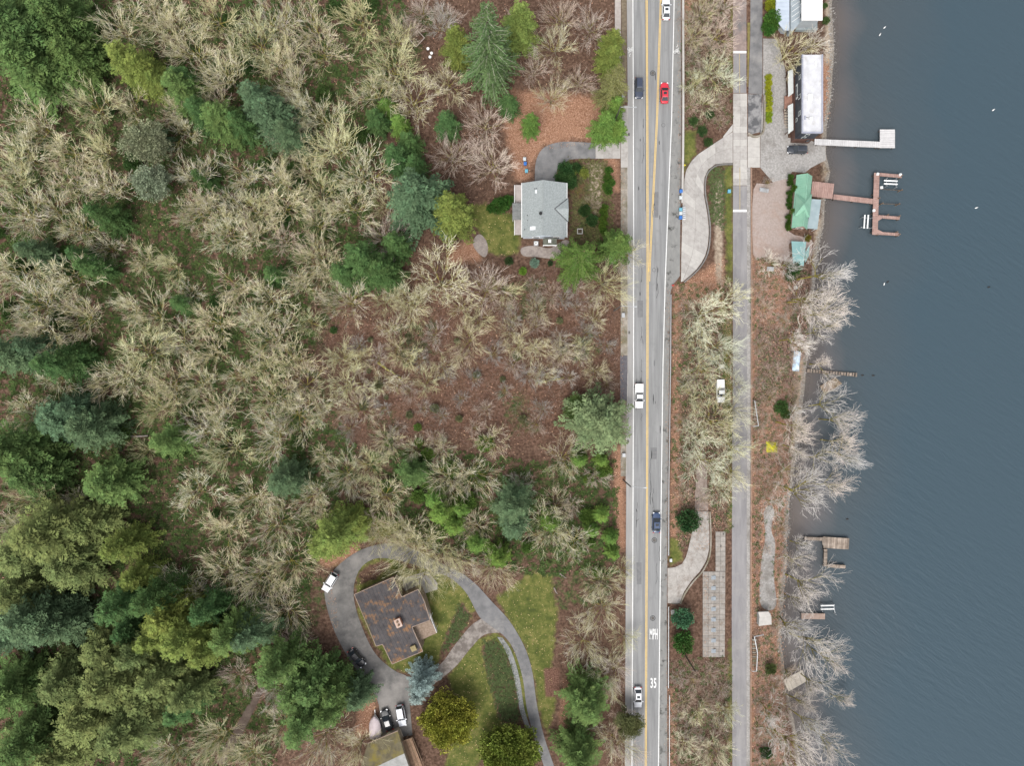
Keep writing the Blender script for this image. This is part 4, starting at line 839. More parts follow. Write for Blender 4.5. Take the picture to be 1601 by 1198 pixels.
hl = mk('headlight_lens', (.75, .76, .78), (.8, .81, .83), 5, .1, local=True); tlm = mk('tail_light_lens', (.35, .02, .02), (.4, .03, .03), 5, .2, local=True)
def car(name, px, py, ang, c, label, kind='sedan', cat='car', L_=4.6, W_=1.85, sunroof=False, z=None):
    c0 = G(px, py, .03 if z is None else z); e = empty(name, c0, label, cat, rz=R(ang)); P = carpaint(c)
    H = {'sedan': 1.45, 'suv': 1.68, 'pickup': 1.8}[kind]; belt = {'sedan': .92, 'suv': 1.02, 'pickup': 1.08}[kind]
    def outline(x0, x1, hw, z, n=28, ex=5.0, zf=0):
        out = []
        for i in range(n):
            a_ = 2*math.pi*(i+.5)/n; cs, sn = math.cos(a_), math.sin(a_)
            x = math.copysign(abs(cs)**(2/ex), cs); y = math.copysign(abs(sn)**(2/ex), sn)
            X_ = (x0+x1)/2+x*(x1-x0)/2
            out.append((X_, y*hw*(1-.10*max(0, X_/(L_/2))**3-.06*max(0, -X_/(L_/2))**3), z-zf*max(0, X_-.6)/(L_/2-.6)))
        return out
    h2 = L_/2
    MB().loft([outline(-h2+.1, h2-.15, W_/2-.12, .22), outline(-h2, h2-.02, W_/2-.02, .45), outline(-h2+.02, h2, W_/2, .7, zf=.05), outline(-h2+.08, h2-.12, W_/2-.07, belt-.03, zf=.16), outline(-h2+.2, h2-.3, W_/2-.2, belt+.02, zf=.16)]).build('body', P, e, False, True)
    if kind == 'pickup': cb, ct = (-.45, 1.25), (-.25, .55)
    elif kind == 'suv': cb, ct = (-h2+.12, .95), (-h2+.5, .25)
    else: cb, ct = (-h2+.45, 1.05), (-h2+1.15, .2)
    hb, ht = W_/2-.12, W_/2-.33
    b4 = [(cb[0], -hb, belt-.02), (cb[1], -hb, belt-.06), (cb[1], hb, belt-.06), (cb[0], hb, belt-.02)]; t4 = [(ct[0], -ht, H-.05), (ct[1], -ht, H-.03), (ct[1], ht, H-.03), (ct[0], ht, H-.05)]
    MB().loft([b4, t4]).build('cabin', P, e, False)
    MB().loft([[(ct[0]-.03, -ht-.03, H-.048), (ct[1]+.03, -ht-.03, H-.028), (ct[1]+.03, ht+.03, H-.028), (ct[0]-.03, ht+.03, H-.048)], [(ct[0]+.12, -ht+.1, H+.02), (ct[1]-.12, -ht+.1, H+.03), (ct[1]-.12, ht-.1, H+.03), (ct[0]+.12, ht-.1, H+.02)]]).build('roof', P, e, False)
    def pane(nm, i, j, m_=.1):
        a_, b_, c_, d_ = Vector(b4[i]), Vector(b4[j]), Vector(t4[j]), Vector(t4[i]); cen = (a_+b_+c_+d_)/4; n_ = (b_-a_).cross(d_-a_).normalized()*.014
        q = [cen+(v-cen)*(1-m_)+n_ for v in (a_, b_, c_, d_)]
        MB().loft([[tuple(v-n_*.5) for v in q], [tuple(v+n_) for v in q]]).build(nm, cglass, e, False)
    pane('windshield', 1, 2, .08); pane('rear_window', 3, 0, .1); pane('side_window', 0, 1, .14); pane('side_window', 2, 3, .14)
    if sunroof: xm_ = ct[1]-.55; MB().box((xm_, 0, H+.035), (.55, .7, .02)).build('sunroof', cglass, e, False)
    wr_ = .34 if kind == 'sedan' else .38
    for sx in (-.3, .3):
        for sy in (-1, 1):
            x_ = sx*L_; y_ = sy*(W_/2-.1); wo = MB().cyl((x_, y_-.11, wr_-.03), (x_, y_+.11, wr_-.03), wr_, wr_, 16).build('wheel', tyre, e, False); MB().cyl((x_, y_+sy*.111, wr_-.03), (x_, y_+sy*.125, wr_-.03), wr_*.62, wr_*.6, 10).build('rim', alloy, wo, False)
    for sy in (-1, 1):
        MB().box((h2-.2, sy*(W_/2-.32), .66), (.3, .34, .14), -sy*.35).build('headlight', hl, e, False); MB().box((-h2+.09, sy*(W_/2-.26), .74), (.14, .34, .16), sy*.25).build('tail_light', tlm, e, False)
        MB().box((cb[1]-.22, sy*(W_/2+.07), belt+.05), (.14, .22, .13)).build('wing_mirror', P, e, False)
    if kind == 'pickup':
        zt_ = belt+.06
        MB().box((-1.55, 0, zt_), (2.1, W_-.2, .06)).build('bed_cover', mk('bed_cover', (.7, .7, .69), None, 2, .5, local=True), e, False)
        MB().box((-2.67, 0, .5), (.16, W_-.2, .16)).build('bumper', M['black'], e, False)
        MB().box((-.62, 0, belt+.2), (.06, W_-.3, .3)).build('headboard', M['black'], e, False)
    return e
car('car', 1040.3, 17, 90, (.72, .73, .75), 'white saloon car with dark windows driving beside the double yellow lines', sunroof=True)
car('car', 998, 139.5, -90, (.035, .045, .075), 'dark blue wagon driving out from under the roadside conifers', 'suv')
car('car', 1037.8, 147, 90, (.55, .025, .045), 'bright red car with sunroof driving on the main road', sunroof=True)
car('pickup_truck', 998.2, 619, -90, (.76, .76, .76), 'white pickup truck driving past the big round evergreen', 'pickup', 'pickup truck', 5.4, 1.95)
car('car', 1025.3, 816.5, 90, (.03, .055, .12), 'navy blue hatchback driving along the guardrail near the lower driveway', sunroof=True, L_=4.5)
car('car', 996.5, 1088.5, -90, (.8, .8, .82), 'white hatchback driving past the 35 MPH road lettering', sunroof=True, L_=4.5)
car('parked_car', 517.5, 909, 238, (.7, .7, .71), 'white estate car parked at the edge of the bend above the dark roofed house', 'suv', L_=4.5, z=.06)
car('parked_car', 559, 1027, -50, (.012, .012, .016), 'black car parked close beside the evergreen branches on the bend', L_=4.6, z=.06)
car('parked_car', 606, 1124, 108, (.012, .014, .016), 'black car parked between the covered boat and the silver car', 'sedan', z=.06)
car('parked_car', 628, 1117, -80, (.62, .64, .68), 'silver white car parked beside the black car', 'suv', L_=4.6, sunroof=True, z=.06)
car('parked_car', 1244.5, 235.5, 180, (.03, .035, .045), 'dark grey car parked below the white roofed lake building', 'suv', L_=4.5, z=.04)
car('parked_truck', 1125, 612, -88, (.6, .61, .62), 'white pickup parked under lichen trees beside the trail', 'pickup', 'pickup truck', 5.0, 1.85, z=.0)
# covered boat
c0 = G(588, 1133); e = empty('covered_boat', c0, 'boat on a trailer under a pale pinkish cover beside the black car', 'boat', rz=R(93))
def hull(sc, z, zc_=0):
    out = []
    for i in range(24):
        t_ = i/23; 
    n = 12; side = []
    for i in range(n+1):
        t_ = i/n; x = -2.5+5.0*t_; hw = 1.22*(1-max(0, (t_-.35)/.65)**3.2)*(.92+.08*min(1, t_*4)); side.append((x, hw*sc))
    return [(x, -y_-.01, z) for x, y_ in side]+[(x, y_+.01, z) for x, y_ in side[::-1]]
MB().loft([hull(.6, .55), hull(.97, .95), hull(1.0, 1.2)]).build('hull', M['white'], e, False)
MB().loft([hull(1.03, 1.203), hull(.95, 1.35), hull(.5, 1.62), hull(.06, 1.75)]).build('cover', mk('pink_cover', (.46, .39, .40), (.54, .47, .48), 1.2, .8, .03, local=True), e, False, True)
MB().box((.4, 0, .42), (5.8, .12, .12)).build('trailer_beam', M['galv'], e, False); MB().box((-.3, 0, .36), (.1, 2.1, .1)).build('axle', M['galv'], e, False)
for s in (-1, 1): MB().cyl((-.3, s*1.05-.1, .32), (-.3, s*1.05+.1, .32), .32, .32, 14).build('wheel', tyre, e, False)
for s in (-.5, .5): MB().box((-.3, s, .5), (3.6, .1, .14)).build('bunk', M['rust'], e, False)

# ---------------------------------------------------------------- docks
piling = mk('piling', (.06, .05, .04), (.11, .09, .075), 2, .9)
def deck(name, segs, z, mat, label, step=.42, th=.09, piles=True, tilt=0, parts=None):
    """a dock of separate planks; each seg = (x0,y0,x1,y1,width px) in picture points on deck height z"""
    f0 = W(segs[0][0], segs[0][1], z); e = empty(name, (f0[0], f0[1], LAKE), label, 'dock')
    for (xa, ya, xb, yb, wpx) in segs:
        a_ = Vector(W(xa, ya, z)); b_ = Vector(W(xb, yb, z)); d_ = b_-a_; l = d_.length; d_.normalize(); n_ = Vector((-d_.y, d_.x, 0)); wd_ = wpx*K*(CAMH-z)/CAMH
        k = max(1, round(l/step)); s_ = l/k; ang = math.atan2(d_.y, d_.x)
        me = MB().box((0, 0, 0), (s_-.035, wd_, th)).mesh('plank', mat)
        for i in range(k):
            c_ = a_+d_*(s_*(i+.5)); o = link('plank', me, e, (c_.x-e.location.x, c_.y-e.location.y, z-th/2-LAKE+random.uniform(-.008, .008))); o.rotation_euler = (0, 0, ang+random.uniform(-.008, .008))
        sj = MB()
        for s in (-.42, .42): sj.cyl(a_+n_*wd_*s+Vector((0, 0, -.22)), b_+n_*wd_*s+Vector((0, 0, -.22)), .09, .09, 4)
        sj.build('joist', piling, e)
        if piles:
            q = max(2, int(l/4.5)+1)
            for i in range(q):
                for s in (-.44, .44):
                    c_ = a_+d_*(l*(.04+.92*i/(q-1)))+n_*wd_*s; bz = t1(c_.x, c_.y)-.5
                    MB().cyl((c_.x, c_.y, bz), (c_.x, c_.y, z-.1), .12, .12, 6).build('piling', piling, e)
    return e
whd = mk('pale_dock_boards', (.44, .43, .43), (.52, .51, .51), 1.2, .8, rnd=.05, c3=(.38, .37, .37), scale3=.5, lo3=.5, hi3=.8)
deck('white_dock', [(1273.5, 221.5, 1376, 226, 9.5), (1387.5, 202, 1387.5, 231.2, 23.5)], LAKE+1.1, whd, 'pale grey dock with a square end platform beside the dark lake building')
brd = mk('brown_dock_boards', (.27, .17, .145), (.35, .235, .205), 1.2, .85, rnd=.1, c3=(.22, .15, .13), scale3=.5, lo3=.5, hi3=.8)
bz_ = LAKE+1.15
bdk = deck('brown_dock', [(1269, 295, 1303, 299, 24), (1303, 307.5, 1367, 315, 8), (1371, 270, 1368, 367, 8.5), (1376, 272.5, 1410, 275.5, 5), (1374, 338.5, 1407, 341, 4.6), (1373, 364.5, 1406, 366.5, 4.4)], bz_, brd, 'reddish brown branching dock with boat slips at the green roofed cottage')
for tri in (((1373, 337), (1379.5, 341.2), (1368.8, 348), (1371.5, 341)), ((1366, 355.5), (1383, 364), (1366, 364))):
    MB().slab([W(x, y, bz_+.006) for x, y in tri], .09).build('corner_brace', brd, bdk)
for px, py in ((1372.5, 271.8), (1408, 273), (1366.5, 329), (1378.5, 293)):
    c0 = W(px, py, bz_+.3); MB().box((c0[0], c0[1], bz_+.2), (.5, .5, .38)).build('dock_box', M['white'], bdk)
for a_, b_ in (((1375, 295.5), (1412, 297.5)), ((1376, 318.5), (1408, 319))):
    MB().cyl(W(*a_, bz_-.3), W(*b_, bz_-.3), .09, .09, 5).build('slip_boom', piling, bdk)
for px, py in ((1411.5, 273.5), (1411, 296), (1407, 318), (1381, 317), (1408, 337), (1408, 366), (1404, 362), (1390, 335), (1376, 309)):
    c0 = W(px, py, bz_+.8); z0 = t1(c0[0], c0[1]); MB().cyl((c0[0], c0[1], z0-.5), (c0[0], c0[1], bz_+.75), .11, .11, 7).build('mooring_pile', M['rust'], bdk)
def lift(name, rails, z, label, cross):
    f0 = W(*rails[0][0], z); e = empty(name, (f0[0], f0[1], LAKE), label, 'boat lift')
    for a_, b_ in rails: MB().cyl(W(*a_, z), W(*b_, z), .16, .16, 6).build('bunk', M['white'], e)
    for a_, b_ in cross:
        MB().cyl(W(*a_, z-.25), W(*b_, z-.25), .06, .06, 5).build('cross_beam', M['galv'], e)
        for q in (a_, b_):
            c0 = W(*q, z); MB().cyl((c0[0], c0[1], t1(c0[0], c0[1])-.3), (c0[0], c0[1], z+.4), .07, .07, 6).build('lift_post', M['galv'], e)
    return e
lift('boat_lift', [((1382, 282), (1403, 283)), ((1382, 287), (1403, 288))], LAKE+.9, 'boat lift with two white horizontal bunks in the dock slip', [((1386, 279), (1386, 291)), ((1401, 279), (1401, 293))])
lift('boat_lift', [((1352.2, 336), (1350.8, 357)), ((1357.5, 336), (1356, 357))], LAKE+.9, 'boat lift with two white upright set bunks outside the brown dock', [((1348, 340), (1363, 341)), ((1346, 355.5), (1362, 356.5))])
lift('boat_lift', [((1283, 947.5), (1304, 947)), ((1283, 953), (1304, 952.5))], LAKE+.9, 'small white rail boat lift beside the pinkish plank dock', [((1285, 945), (1285, 956)), ((1303, 945), (1306, 961))])
gw = mk('weathered_planks', (.15, .115, .09), (.34, .285, .24), .9, .95, .02, lo=.3, hi=.7, c3=(.1, .075, .05), scale3=.7, lo3=.52, hi3=.75, rnd=.3)
e = deck('plank_dock', [(1288, 848.5, 1327.5, 851, 17.5), (1258, 842.5, 1285, 843.5, 5), (1291, 859, 1290.5, 886, 5.2), (1294, 885, 1322, 887, 5)], LAKE+.9, gw, 'weathered grey brown plank dock with a broad platform and narrow return arm')
MB().slab([W(1285, 841, LAKE+.905), W(1290, 839, LAKE+.905), W(1290, 858, LAKE+.905), W(1286, 852, LAKE+.905)], .08).build('corner_board', gw, e)
e = deck('ruined_dock', [(1262, 579.5, 1341, 586.5, 5.5)], LAKE+.6, gw, 'narrow old ladder like dock with gaps between its planks', step=.62, tilt=1)
for i, o in enumerate([q for q in e.children if q.name.startswith('plank')]):
    o.scale = (.55 if i % 3 else .9, random.uniform(.75, 1.1), 1)
e = deck('plank_dock', [(1253, 964, 1290, 964.5, 9)], LAKE+.8, mk('pinkish_planks', (.29, .21, .17), (.37, .28, .235), 1, .9), 'short pinkish plank dock beside the white rail lift')
def raft(name, q, mat, z, label, n=8):
    cz_ = W(sum(a[0] for a in q)/4, sum(a[1] for a in q)/4, z); e = empty(name, (cz_[0], cz_[1], LAKE), label, 'raft'); P = [Vector(W(*a, z)) for a in q]
    for i in range(n):
        t0, t1_ = i/n+.006, (i+1)/n-.006; MB().slab([tuple(P[0].lerp(P[1], t0)), tuple(P[0].lerp(P[1], t1_)), tuple(P[3].lerp(P[2], t1_)), tuple(P[3].lerp(P[2], t0))], .1).build('plank', mat, e)
    cen = sum(P, Vector((0, 0, 0)))/4
    MB().slab([tuple(cen+(v-cen)*.9+Vector((0, 0, -.103))) for v in P], .8).build('float', piling, e)
    return e
raft('swim_raft', [(1281.5, 604), (1306, 590), (1317, 600), (1290, 617)], mk('mossy_planks', (.17, .12, .085), (.27, .21, .15), .9, .95, rnd=.2, c3=(.11, .1, .04), scale3=.5), LAKE+.5, 'mossy brown square raft tilted beside the ladder like dock')
raft('swim_raft', [(1225, 1064), (1255, 1048), (1261, 1066), (1233, 1082)], mk('pale_planks', (.42, .37, .31), (.52, .47, .4), .6, .9), LAKE+.5, 'pale tan square raft under leaning shore trees', 4)

# ---------------------------------------------------------------- roadside and shore furniture
def guardrail(pts, label):
    n = max(2, int(abs(pts[-1][1]-pts[0][1])*K/3.8)+1); P = [Vector(G(x, y)) for x, y in resample(pts, n)]; e = empty('guardrail', P[0], label, 'guardrail')
    prof = [(-.04, .45), (.02, .5), (-.03, .57), (.02, .64), (-.03, .71), (-.09, .71), (-.05, .64), (-.09, .57), (-.05, .5), (-.09, .45)]
    MB().loft([[(p_.x+dx*1.6, p_.y, p_.z+dz) for dx, dz in prof] for p_ in P]).build('rail_beam', M['galv'], e)
    for p_ in P: MB().box((p_.x+.12, p_.y, p_.z+.2), (.16, .2, 1.1)).build('post', M['rust'], e)
guardrail([(1048.6, 461), (1048, 570), (1045.3, 760), (1045, 868)], 'long steel guardrail between the main road and the leaf covered bank')
guardrail([(1045, 948), (1044.6, 1075)], 'steel guardrail between the lower driveway and the green shrubs')
guardrail([(1046.3, 1086), (1046, 1260)], 'steel guardrail past the 35 lettering along the brushy bank')
def lamp(base, label):
    c0 = G(*base); e = empty('street_lamp', c0, label, 'street lamp'); x, y, z = c0
    wd_ = mk('lamp_pole', (.08, .075, .07), (.13, .12, .11), 2, .7) if 'lamp_pole' not in bpy.data.materials else bpy.data.materials['lamp_pole']
    MB().cyl((x, y, z-.5), (x, y, z+9.6), .16, .11, 8).build('pole', wd_, e)
    arm = MB(); arm.cyl((x, y, z+9.3), (x+1.4, y-.1, z+9.7), .06, .05, 6); arm.cyl((x+1.4, y-.1, z+9.7), (x+2.6, y-.2, z+9.75), .05, .05, 6); arm.build('arm', M['galv'], e)
    MB().loft([[(x+2.55+a, y-.2+b_, z+9.68+dz) for a, b_ in ((0, -.09), (.6, -.13), (.75, 0), (.6, .13), (0, .09))] for dz in (0, .14)]).build('luminaire', M['galv'], e)
    MB().cyl((x, y, z+9.6), (x, y, z+9.68), .13, .1, 8).build('pole_cap', M['iron'], e)
lamp((959.5, 194), 'street lamp with its arm over the road near the driveway apron'); lamp((960, 486), 'street lamp with its arm over the road by the empty bramble clearing'); lamp((974.5, 751), 'street lamp with its arm over the road below the big round evergreen')
c0 = G(1066, 1017); e = empty('utility_pole', c0, 'dark wooden utility pole rising out of the round green shrubs', 'utility pole')
MB().cyl((c0[0], c0[1], c0[2]-.6), (c0[0], c0[1], c0[2]+11), .19, .14, 8).build('pole', M['wood_dark'], e); MB().box((c0[0], c0[1], c0[2]+10.6), (.9, .1, .12)).build('crossarm', M['wood_dark'], e)
for s in (-.4, 0, .4): MB().cyl((c0[0]+s, c0[1], c0[2]+10.66), (c0[0]+s, c0[1], c0[2]+10.85), .05, .04, 6).build('insulator', M['galv'], e)
def cabinet(px, py, sx, sy, hgt, mat, label, name='utility_cabinet', cat='utility box', rz=0):
    c0 = G(px, py); e = empty(name, c0, label, cat, rz=rz)
    MB().box((0, 0, hgt/2-.1), (sx, sy, hgt)).build('cabinet_body', mat, e, False); MB().box((0, 0, hgt-.05+.05), (sx+.08, sy+.08, .06)).build('lid', M['galv'] if mat is not M['white'] else M['newconcrete'], e, False); MB().box((0, -sy/2-.012, hgt*.45), (sx*.8, .02, hgt*.7)).build('door', mat, e, False)
    return e
cabinet(973.5, 493.5, .6, .85, .9, M['galv'], 'grey utility cabinet on the pavement beside the street lamp'); cabinet(974.5, 711.5, .6, .7, .9, M['galv'], 'grey utility cabinet tucked under the big round evergreen'); cabinet(973.5, 153, .5, .8, .9, M['galv'], 'pale utility cabinet under the roadside conifers')
cabinet(1127, 573, .9, .8, 1.0, M['white'], 'white box under the lichen trees beside the trail'); cabinet(1048.2, 876, .45, .6, .5, M['galv'], 'small grey box in the grass beside the lower driveway'); cabinet(1051, 957, .6, .8, .7, M['white'], 'small white box behind the guardrail by the round shrub')
cabinet(1203, 421, 1.4, .8, .6, M['newconcrete'], 'long cream box lying in brush below the teal shed', 'storage_box', 'box', R(-4)); cabinet(1193.5, 298, 1.9, .75, .5, M['newconcrete'], 'cream bench box beside the reddish lot', 'storage_box', 'box', R(-10))
cabinet(1243, 450, .6, .7, .6, M['white'], 'small white box under the big pale shore tree', 'storage_box', 'box', R(20))
binm = {'blue': mk('blue_bin', (.03, .12, .38), (.05, .16, .45), 3, .5, local=True), 'grey': mk('grey_bin', (.42, .45, .46), (.5, .53, .54), 3, .5, local=True), 'teal': mk('teal_bin', (.1, .3, .4), (.14, .36, .46), 3, .5, local=True)}
def bin_(px, py, c, label, ang=0):
    e = empty('wheelie_bin', G(px, py), label, 'bin', rz=ang); m = binm[c]
    q = lambda a, b_, z: [(-a, -b_, z), (a, -b_, z), (a, b_, z), (-a, b_, z)]
    MB().loft([q(.24, .26, .06), q(.31, .35, .95)]).build('body', m, e, False); MB().loft([q(.34, .38, .953), q(.33, .37, 1.02), q(.22, .26, 1.09)]).build('lid', m, e, False)
    for s in (-.22, .22): MB().cyl((s-.04, .3, .1), (s+.04, .3, .1), .1, .1, 8).build('wheel', M['black'], e, False)
    MB().cyl((-.28, .4, .93), (.28, .4, .93), .03, .03, 6).build('handle', M['black'], e, False)
bin_(1063.3, 300.5, 'blue', 'blue bin standing alone at the end of the roadside bins'); bin_(1062.8, 310.5, 'grey', 'grey white bin next to the blue one at the road edge'); bin_(1062.8, 329, 'teal', 'pale teal bin beside the mailbox bank'); bin_(1062.8, 335, 'grey', 'white grey bin between two bins beside the mailbox bank'); bin_(1062.6, 341.5, 'blue', 'blue bin beside the lower end of the mailbox bank')
bin_(820, 250.5, 'grey', 'grey bin behind the blue bin near the curved driveway'); bin_(821, 257.5, 'blue', 'blue bin near the curved driveway of the grey house'); bin_(823, 269, 'teal', 'pale teal bin nearest the grey roofed house'); bin_(1138.3, 300.5, 'teal', 'small teal barrel in the grass strip beside the trail')
c0 = G(1067.7, 335); e = empty('mailbox_bank', c0, 'white bank of mailboxes with dark doors between bins and drive', 'mailboxes')
MB().box((c0[0], c0[1], c0[2]+.95), (.55, 2.7, .5)).build('cabinet_body', M['white'], e)
for k in range(6):
    for s in (-.13, .13): MB().box((c0[0]+s, c0[1]-1.1+k*.44, c0[2]+1.21), (.2, .34, .03)).build('mailbox_lid', mk('mailbox_lid', (.09, .1, .12), (.14, .15, .17), 3, .5) if 'mailbox_lid' not in bpy.data.materials else bpy.data.materials['mailbox_lid'], e)
for s in (-1.1, 1.1): MB().box((c0[0], c0[1]+s, c0[2]+.25), (.12, .12, .95)).build('post', M['rust'], e)
def hydr(px, py, c, label, name='marker_post'):
    c0 = G(px, py); e = empty(name, c0, label, 'hydrant'); m = mk('painted_iron', c, tuple(x*1.1 for x in c), 4, .5)
    MB().cyl((c0[0], c0[1], c0[2]-.1), (c0[0], c0[1], c0[2]+.6), .16, .14, 10).build('barrel', m, e); MB().cyl((c0[0], c0[1], c0[2]+.603), (c0[0], c0[1], c0[2]+.78), .18, .05, 10).build('bonnet', m, e); MB().cyl((c0[0]-.28, c0[1], c0[2]+.42), (c0[0]+.28, c0[1], c0[2]+.42), .08, .08, 8).build('outlet', m, e)
hydr(1069.5, 259, (.6, .5, .03), 'yellow fire hydrant between the barrier and the winding drive', 'fire_hydrant'); hydr(1051.5, 446.5, (.5, .05, .04), 'red fire hydrant at the end of the guardrail', 'fire_hydrant')
# stairs down from the trail
def stair(rail, x0, x1, ya, yb, label):
    c0 = G((x0+x1)/2, (ya+yb)/2); e = empty('stairway', c0, label, 'stairs'); n = 14
    for k in range(n):
        y = ya+(yb-ya)*k/n; q = G((x0+x1)/2, y); zz = c0[2]+.75-.06*k; hw = (x1-x0)*K/2
        MB().box((W((x0+x1)/2, y, zz)[0], q[1]-.2, zz-.3), (hw*2, .34, .6)).build('step', M['rust'] if k % 2 else M['mossy_concrete'], e)
    for a_, b_ in zip(rail[:-1], rail[1:]):
        MB().cyl(W(*a_, c0[2]+1.5), W(*b_, c0[2]+1.5), .10, .10, 5).build('handrail', M['galv'], e)
    for q in rail:
        p_ = W(*q, c0[2]+1.5); gz_ = t1(p_[0], p_[1]); MB().cyl((p_[0], p_[1], gz_-.3), (p_[0], p_[1], c0[2]+1.5), .06, .06, 6).build('rail_post', M['galv'], e)
stair([(1180, 626.5), (1186, 666), (1178, 667)], 1178.5, 1184.5, 628, 664, 'stairway with pale bent handrail beside the trail above the yellow tarp')
stair([(1194, 993), (1179.5, 996), (1184.5, 1022), (1183, 1050), (1176.5, 1050.5)], 1176.5, 1183.5, 998, 1046, 'long stairway with pale zigzag handrail below the white hut')
h = empty('hut', G(1196, 968), 'small white hut with pale roof beside the gravel path', 'hut'); zb = G(1196, 968)[2]
MB().prism(wp([(1187, 960), (1205, 960), (1205, 977), (1187, 979)], zb+1.9), zb-.3, zb+1.9).build('wall', mk('hut_wall', (.30, .31, .30), (.37, .38, .37), 1, .8), h); MB().slab([W(1185.5, 957.5, zb+2.2), W(1202, 957, zb+2.2), W(1206, 965, zb+2.0), W(1188, 966, zb+2.0)], .1).build('roof', M['newconcrete'], h)
MB().slab([W(1187.3, 966.2, zb+1.99), W(1206, 965.2, zb+1.99), W(1206.5, 977, zb+1.93), W(1186.5, 979.5, zb+1.93)], .06).build('roof', M['newconcrete'], h)
def tarp(q, mat, hgt, label, n=7):
    cz_ = G(sum(a[0] for a in q)/4, sum(a[1] for a in q)/4); e = empty('tarpaulin', cz_, label, 'tarpaulin'); V = []; F = []; rr = random.Random(int(q[0][0]))
    for i in range(n+1):
        for j in range(n+1):
            s, t_ = i/n, j/n; x = (q[0][0]*(1-s)+q[1][0]*s)*(1-t_)+(q[3][0]*(1-s)+q[2][0]*s)*t_; y = (q[0][1]*(1-s)+q[1][1]*s)*(1-t_)+(q[3][1]*(1-s)+q[2][1]*s)*t_
            ed = min(s, 1-s, t_, 1-t_)*2; g_ = G(x, y); V.append((g_[0]-cz_[0], g_[1]-cz_[1], g_[2]-cz_[2]+.04+hgt*min(1, ed*1.6)*(1+rr.uniform(-.3, .3))))
    for i in range(n):
        for j in range(n): a_ = i*(n+1)+j; F.append((a_, a_+1, a_+n+2, a_+n+1))
    F = np.array(F); A3 = np.array(V); 
    if np.cross(A3[F[0][1]]-A3[F[0][0]], A3[F[0][2]]-A3[F[0][0]])[2] < 0: F = F[:, ::-1]
    link('sheet', np_mesh('sheet', V, F, mat), e)
    cb = MB(); c_ = cz_
    cb.box((c_[0], c_[1], c_[2]+hgt*.2), (.6, .6, hgt*.5)).build('load', M['rust'], e)
tarp([(1241, 549.5), (1252.5, 549), (1249, 581), (1238, 580)], mk('pale_blue_tarp', (.38, .52, .66), (.6, .7, .78), .8, .5, .03), .6, 'pale blue tarpaulin over a pile near the ladder like dock')
tarp([(1197, 690), (1215.5, 691), (1216, 708), (1198, 708)], mk('yellow_tarp', (.36, .34, .02), (.5, .46, .03), 1, .6, .03), .7, 'yellow tarpaulin over a pile below the stairway', 9)
fr = empty('garden_frame', G(652, 61), 'pale square timber frame lying in the brown wood clearing', 'frame'); q = [(640, 62), (653, 48.5), (664, 60), (651, 74)]; P = [Vector(G(*a, .35)) for a in q]
for i in range(4): MB().cyl(P[i], P[(i+1) % 4], .08, .08, 4).build('rail', mk('pale_timber', (.46, .39, .35), None, 2, .9) if 'pale_timber' not in bpy.data.materials else bpy.data.materials['pale_timber'], fr)
for i in range(4): MB().cyl(P[i]-Vector((0, 0, .6)), P[i], .07, .07, 5).build('stake', M['rust'], fr)
for px, py in ((669.5, 77), (675, 84), (672.5, 90)):
    c0 = G(px, py); e = empty('bucket', c0, 'pale bucket on the ground beside the timber frame', 'bucket', 'pale buckets beside the timber frame')
    MB().cyl((0, 0, -.02), (0, 0, .42), .24, .3, 10).build('pail', M['newconcrete'], e, False); MB().cyl((0, 0, .42), (0, 0, .44), .32, .32, 10).build('rim', M['white'], e, False)
# birds on the lake
def bird(px, py, ang, dark):
    c0 = W(px, py, LAKE+.05); e = empty('duck' if dark else 'gull', (c0[0], c0[1], LAKE), 'small dark duck swimming on the open lake' if dark else 'white gull floating on the open lake', 'bird', 'ducks on the lake' if dark else 'gulls on the lake', R(ang))
    cm_ = M['black'] if dark else M['white']; s = .85
    prof = [(-.36, .02, .1), (-.25, .09, .12), (0, .15, .12), (.2, .13, .13), (.3, .07, .16)]
    MB().loft([[(x*s, r*s*math.cos(a_), zz*s+r*s*.8*math.sin(a_)) for a_ in [2*math.pi*i/10 for i in range(10)]] for x, r, zz in prof]).build('body', cm_, e, False, True)
    MB().loft([[(x*s, r*s*math.cos(a_), (zz+r*math.sin(a_))*s) for a_ in [2*math.pi*i/8 for i in range(8)]] for x, r, zz in ((.24, .05, .2), (.28, .075, .28), (.36, .06, .31), (.42, .015, .3))]).build('head', cm_, e, False, True)
    for sg in (-1, 1): MB().loft([[(-.3*s, sg*.1*s, .16*s), (.15*s, sg*.16*s, .15*s), (.1*s, sg*.12*s, .2*s)], [(-.34*s, sg*.12*s, .17*s), (.1*s, sg*.19*s, .17*s), (.05*s, sg*.14*s, .23*s)]]).build('wing', M['galv'] if not dark else M['wood_dark'], e, False)
for px, py, a_ in ((1382.5, 43, 40), (1375.5, 54, 60), (1552.5, 172, 35), (1526, 325, 20), (1382, 444.5, 80)): bird(px, py, a_, False)
for px, py, a_ in ((1545.5, 449, 10), (1324.5, 812, 0), (1387.5, 441, 30), (1348, 587, 0), (1365, 587.5, 0)): bird(px, py, a_, True)
